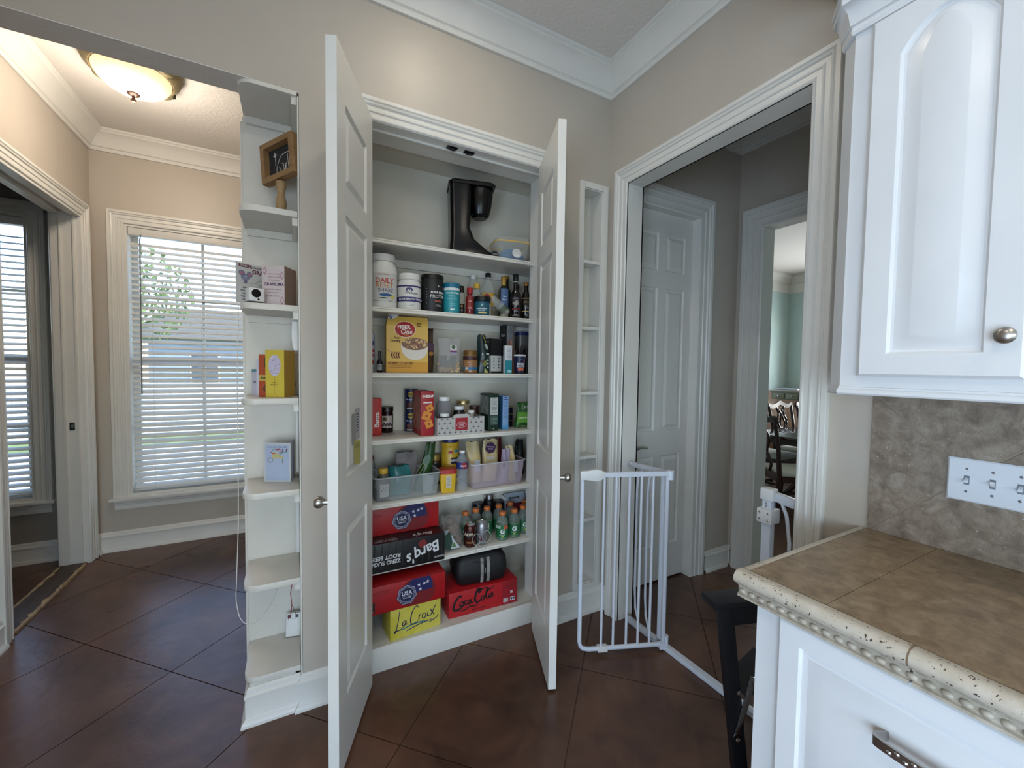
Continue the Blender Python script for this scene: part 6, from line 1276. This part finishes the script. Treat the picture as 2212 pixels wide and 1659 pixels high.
MB().prism([(-w2 + .021, zb + .021), (w2 - .021, zb + .021), (w2 - .021, zt_ - .021), (-w2 + .021, zt_ - .021)], .004, .008, roll).obj('board', CHB, t)
ch = lambda pts: [(u, v) for u, v in pts]
strokes(t, [[(-.045, .245), (-.033, .257)], [(-.052, .251), (-.026, .251)], [(-.045, .262), (-.033, .243)], [(-.039, .264), (-.039, .205)], [(-.034, .198), (-.006, .236), (.025, .245), (.06, .243)], [(-.034, .198), (-.034, .165)], [(.058, .243), (.06, .21)], [(.04, .24), (.042, .19), (.05, .17)], [(-.02, .17), (-.012, .19), (-.018, .2)], [(.0, .172), (.012, .2), (.0, .21)], [(.005, .17), (.03, .205), (.02, .18), (.04, .175)], [(.02, .165), (.028, .195)], [(-.005, .165), (.02, .185), (.035, .165)]], (206, 206, 204), .004, .003, name='chalk_drawing', fr=lambda u, v, e: roll(u * .95, v + .004, .004 - e))
def folded_card(label, p0, p1, p2, z0, h, rgb, rgb_in=None, name='greeting_card', rnd=0):
    """two upright leaves p0-p1 (front) and p1-p2; returns (thing, frame for the front leaf)"""
    t = thing(name, label, 'card', (p0[0], p0[1], z0 + .0006), 0, 'greeting cards on the end shelves')
    a = Vector((p1[0] - p0[0], p1[1] - p0[1], 0)); L = a.length; a.normalize(); n = Vector((a.y, -a.x, 0))
    fr = lambda u, v, e: tuple(a * u + n * e + Vector((0, 0, v)))
    MB().prism([(0, 0), (L, 0), (L, h), (0, h)], -.0006, 0, fr).obj('front_leaf', flat(rgb), t)
    if p2:
        b = Vector((p2[0] - p1[0], p2[1] - p1[1], 0)); M = b.length; b.normalize(); n2 = Vector((b.y, -b.x, 0)); o2 = a * L
        fr2 = lambda u, v, e: tuple(o2 + b * u + n2 * e + Vector((0, 0, v)))
        MB().prism([(.0008, 0), (M, 0), (M, h), (.0008, h)], -.0006, 0, fr2).obj('back_leaf', flat(rgb_in or rgb), t)
        t2 = fr2
    return t, fr, L
def wbadge(t, fr, poly, rgb, e=.0004, name='printed_patch'): return MB().prism(poly, e - .0003, e, fr).obj(name, flat(rgb), t)
def wtext(t, fr, s, size, rgb, u, v, **kw): return lettering(t, s, size, rgb, u, v, 0, fr=lambda a, b, e: fr(a, b, e + .0004), **kw)
z = EZ[2]
t, fr, L = folded_card('pale recipe greeting card with a grey cartoon mouse', (-1.782, .030), (-1.672, .112), (-1.60, .20), z, .152, (196, 196, 192))
wtext(t, fr, 'RECIPE', .017, (110, 40, 56), .036, .142, bold=.02); wtext(t, fr, 'for a WON', .010, (110, 40, 56), .092, .142, bold=0); wtext(t, fr, 'GRAN', .022, (100, 36, 54), .092, .125, bold=.02)
for u, v, a, b, c_ in ((.022, .115, .012, .010, (128, 128, 150)), (.052, .112, .012, .011, (128, 128, 150)), (.022, .115, .006, .005, (176, 110, 140)), (.053, .111, .007, .006, (176, 110, 140)), (.036, .1, .018, .013, (134, 136, 158)), (.036, .083, .006, .008, (110, 114, 140)), (.036, .102, .003, .0025, (200, 200, 206))): wbadge(t, fr, oval(u, v, a, b, 16), c_, .0008 + (.0004 if a < .011 else 0) + (.0004 if a < .004 else 0))
strokes(t, [[(.02, .075), (.07, .083), (.085, .09), (.1, .096), (.118, .09), (.11, .078), (.09, .077), (.075, .083)]], (120, 122, 124), 0, .002, name='spoon_print', fr=lambda u, v, e: fr(u, v, e))
for k in range(5): wtext(t, fr, ('MIX A', 'ADD A LOT', 'OF LOVE', 'AND A BIG', 'CUP OF')[k], .007, (70, 66, 70), .034, .060 - .0115 * k, bold=.01)
t, fr, L = folded_card('pink card printed GRANDMA standing beside the small camera', (-1.700, .062), (-1.622, .034), (-1.580, .115), z, .156, (204, 190, 190), (150, 124, 108))  # brown back leaf: the shadow on it is put into its colour
wtext(t, fr, 'GRANDMA', .0165, (92, 60, 96), .045, .082, bold=.02, sx=.9)
for k in range(3): wtext(t, fr, ('WITH A HUG', 'WITH A LOVE', 'WITH A KISS')[k], .0075, (170, 140, 140), .045, .122 - .012 * k, bold=0)
for k in range(3): wtext(t, fr, ('THINK GOOD MUCH', 'FOR TODAY', 'IN HER WORLD'),) if 0 else wtext(t, fr, ('SOME DAY MUCH', 'FOR TODAY', 'IN HER WORLD')[k], .007, (160, 132, 134), .042, .062 - .013 * k, bold=0)
for u, v in ((.010, .134), (.074, .118), (.075, .02)): wbadge(t, fr, [(u - .009 if u > .012 else u - .008, v), (u, v + .017), (min(u + .009, .082), v), (u, v - .018)], (170, 130, 140)); wbadge(t, fr, [(u - .005, v), (u, v + .010), (u + .005, v), (u, v - .010)], (206, 190, 192), .0008)
t = thing('security_camera', 'small white cube camera with a black lens in front of cards', 'camera', (-1.722, .036, z + .0006), R(24))
MB().box(-.027, .027, -.024, .024, .006, .058).obj('body', WHITEP, t, bevel=.006); MB().lathe([(.016, 0), (.016, .001), (.012, .0014), (.004, .0008)], 20, ax='y').obj('lens', BLACKP, t, loc=(-.004, -.0242, .036), rot=(0, 0, PI), smooth=40); MB().lathe([(.0038, 0), (.0036, .0008), (.001, .001)], 12, ax='y').obj('sensor', BLACKP, t, loc=(.004, -.0242, .0145), rot=(0, 0, PI)); MB().box(-.022, .022, -.018, .018, 0, .003).cyl(.006, .003, .0065, 12).obj('stand', BLACKP, t, bevel=.0008)
z = EZ[3]
t, fr, L = folded_card('narrow lavender white card with a teal corner and letters BI', (-1.744, .150), (-1.714, .128), None, z, .112, (190, 188, 204)); wbadge(t, fr, [(0, .098), (.036, .104), (.036, .1118), (0, .1118)], (104, 142, 156)); wtext(t, fr, 'BI', .014, (84, 84, 100), .014, .058, bold=0)
t, fr, L = folded_card('tall plain white card behind the orange card', (-1.726, .126), (-1.700, .108), None, z, .152, (206, 206, 218))
t, fr, L = folded_card('orange card with a black and gold bottle picture', (-1.716, .104), (-1.682, .082), None, z, .172, (172, 78, 46)); wbadge(t, fr, rect(.02, .077, .039, .024), (196, 170, 90)); wtext(t, fr, 'HAP', .014, (50, 44, 30), .023, .077); wbadge(t, fr, rect(.031, .14, .012, .04), (40, 52, 40)); wbadge(t, fr, [(.012, .03), (.038, .012), (.038, .06), (.028, .055)], (104, 60, 44))
t, fr, L = folded_card('bright yellow card with a lilac balloon picture', (-1.692, .080), (-1.626, .048), (-1.588, .112), z, .190, (206, 184, 62), (170, 132, 50)); wbadge(t, fr, oval(.036, .128, .024, .043), (196, 190, 212)); rng = random.Random(5)
for k in range(60):
    a, q_ = rng.uniform(0, 6.28), rng.uniform(0, 1) ** .5; wbadge(t, fr, ngon(.036 + .022 * q_ * math.cos(a), .128 + .041 * q_ * math.sin(a), .0016, 6), rng.choice([(150, 140, 190), (186, 150, 170), (120, 112, 150), (226, 222, 230)]), .0008, 'confetti_print')
strokes(t, [[(.036, .085), (.037, .06), (.034, .03), (.037, .012)]], (150, 124, 40), 0, .0014, name='string_print', fr=lambda u, v, e: fr(u, v, e)); wtext(t, fr, 'HAPPY', .006, (110, 90, 40), .036, .058, bold=0); wtext(t, fr, 'BIRTHDAY', .0065, (110, 90, 40), .036, .05, bold=0)
t, fr, L = folded_card('white card with dark red marks standing behind the yellow card', (-1.600, .190), (-1.577, .150), None, z, .180, (176, 168, 160)); wbadge(t, fr, [(.012, .03), (.03, .05), (.022, .062), (.028, .04)], (70, 20, 26)); wbadge(t, fr, rect(.016, .08, .012, .006), (60, 24, 24))
z = EZ[4]
t, fr, L = folded_card('pale blue card with a wheelbarrow of hearts', (-1.706, .172), (-1.606, .122), (-1.592, .22), z, .168, (198, 202, 204), (186, 188, 204)); wbadge(t, fr, rect(L / 2, .084, L - .014, .152), (172, 186, 212)); wtext(t, fr, 'It was full, a heart full', .0088, (50, 64, 110), L / 2, .150, shear=.25, bold=0)
wbadge(t, fr, [(.034, .128), (.05, .127), (.082, .108), (.082, .1), (.036, .1)], (190, 182, 132), .0008); strokes(t, [[(.028 + .010 * math.cos(a), .094 + .010 * math.sin(a)) for a in [2 * PI * k / 12 for k in range(13)]]], (130, 124, 100), 0, .003, name='wheel_print', fr=lambda u, v, e: fr(u, v, e + .0006)); wbadge(t, fr, rect(.079, .09, .004, .018), (120, 124, 110), .0008); rng = random.Random(2)
for k in range(26): wbadge(t, fr, ngon(rng.uniform(.026, .1), rng.uniform(.118, .142), .0032, 6, k), rng.choice([(170, 40, 60), (150, 30, 50), (90, 110, 150), (110, 170, 170), (200, 100, 90)]), .0011, 'heart_print')
t = thing('doorbell_box', 'white plastic box with red wire standing on the bottom end shelf', 'device', (-1.602, .215, EZ[6] + .0006), R(-14))
bx = MB().box(-.029, .029, -.01, .01, 0, .1).obj('case', WHITEP, t, bevel=.003); bx.rotation_euler = (R(-8), 0, 0); bx.location = (0, 0, .002)
MB().box(-.022, .022, -.0125, -.0102, .012, .076).obj('front_cover', WHITEP, bx, bevel=.001); 
for u in (-.016, .016): MB().box(u - .006, u + .006, -.0135, -.0102, .082, .094).obj('terminal', mat('dark_terminal', (70, 70, 66), .5), bx)
MB().tube([(-.016, -.0135, .088), (-.006, -.015, .105), (-.002, -.012, .15), (-.004, -.01, .17), (-.008, -.006, .20), (.002, .0, .28), (.008, .012, .335)], .0016, 8).obj('red_wire', mat('red_wire', (150, 40, 56), .5), t, smooth=60); MB().tube([(.016, -.0135, .088), (.014, -.015, .112), (.0, -.012, .148)], .0011, 8).obj('grey_wire', mat('grey_wire', (90, 90, 96), .5), t, smooth=60)
t = thing('chime_cover', 'white rounded plastic cover mounted under the third end shelf', 'cover', (-1.5745, .15, 1.468))
MB().loft([[(-x, y, zz) for y in (-.05, .05) for x in ((0, w_) if y < 0 else (w_, 0))] for zz, w_ in ((0, .016), (.02, .022), (.07, .026), (.12, .022), (.136, .018))]).obj('cover', WHITEP, t, bevel=.004)
for z0_, z1_, lb in ((.936, 1.222, 'thin white cable cover strip above the wheelbarrow card'), (.573, .856, 'thin white cable cover strip between the lower end shelves')):
    t = thing('cable_cover', lb, 'cable cover', (-1.580, .2, z0_), 0, 'cable covers'); MB().box(-.006, .0055, -.012, .012, 0, z1_ - z0_).obj('strip', WHITEP, t, bevel=.002)
t = thing('white_cable', 'thin white cable looping down the side of the end shelves', 'cable', (-1.79, .06, .36))
pts = [(.012, .0, 1.27), (.006, -.01, 1.0), (.004, 0, .65), (.002, 0, .42), (-.006, .0, .2), (-.008, 0, .12), (.004, .0, .045), (.03, .0, .012), (.065, .02, .006), (.1, .06, .03), (.125, .1, .07), (.132, .13, .12)]
MB().tube(smooth_line(pts, 6), .0016, 8).obj('wire', CORDM, t, smooth=60)
# notes taped inside the left pantry door
Mx = d1.matrix_basis.copy()
def note(label, u0, u1, z0_, z1_, rgb, lines, rgbl, tilt=0):
    t = thing('paper_note', label, 'note'); t.matrix_basis = Mx @ Matrix.Translation((u0, DT / 2 + .0012, z0_ - .012)); w_, h_ = u1 - u0, z1_ - z0_
    fr = lambda u, v, e: (u, e + .004 * (v / h_) ** 2 if 0 else e, v)
    MB().prism([(0, 0), (w_, tilt), (w_, h_ + tilt), (0, h_)], 0, .0006, fr).obj('sheet', flat(rgb), t)
    for k in range(lines): MB().prism(rect(w_ * .5, h_ * .82 - k * h_ * .09 + tilt * .5, w_ * .7, .004), .0007, .0009, fr).obj('handwriting', flat(rgbl), t)
note('white list with handwriting taped to the left pantry door', .195, .245, 1.135, 1.25, (170, 170, 168), 7, (70, 70, 90))
note('blank grey paper slip taped beside the handwritten list', .25, .285, 1.125, 1.235, (150, 148, 142), 0, (0, 0, 0))
note('yellow sticky note on the left pantry door', .185, .262, 1.035, 1.125, (176, 170, 96), 2, (120, 116, 60), .012)
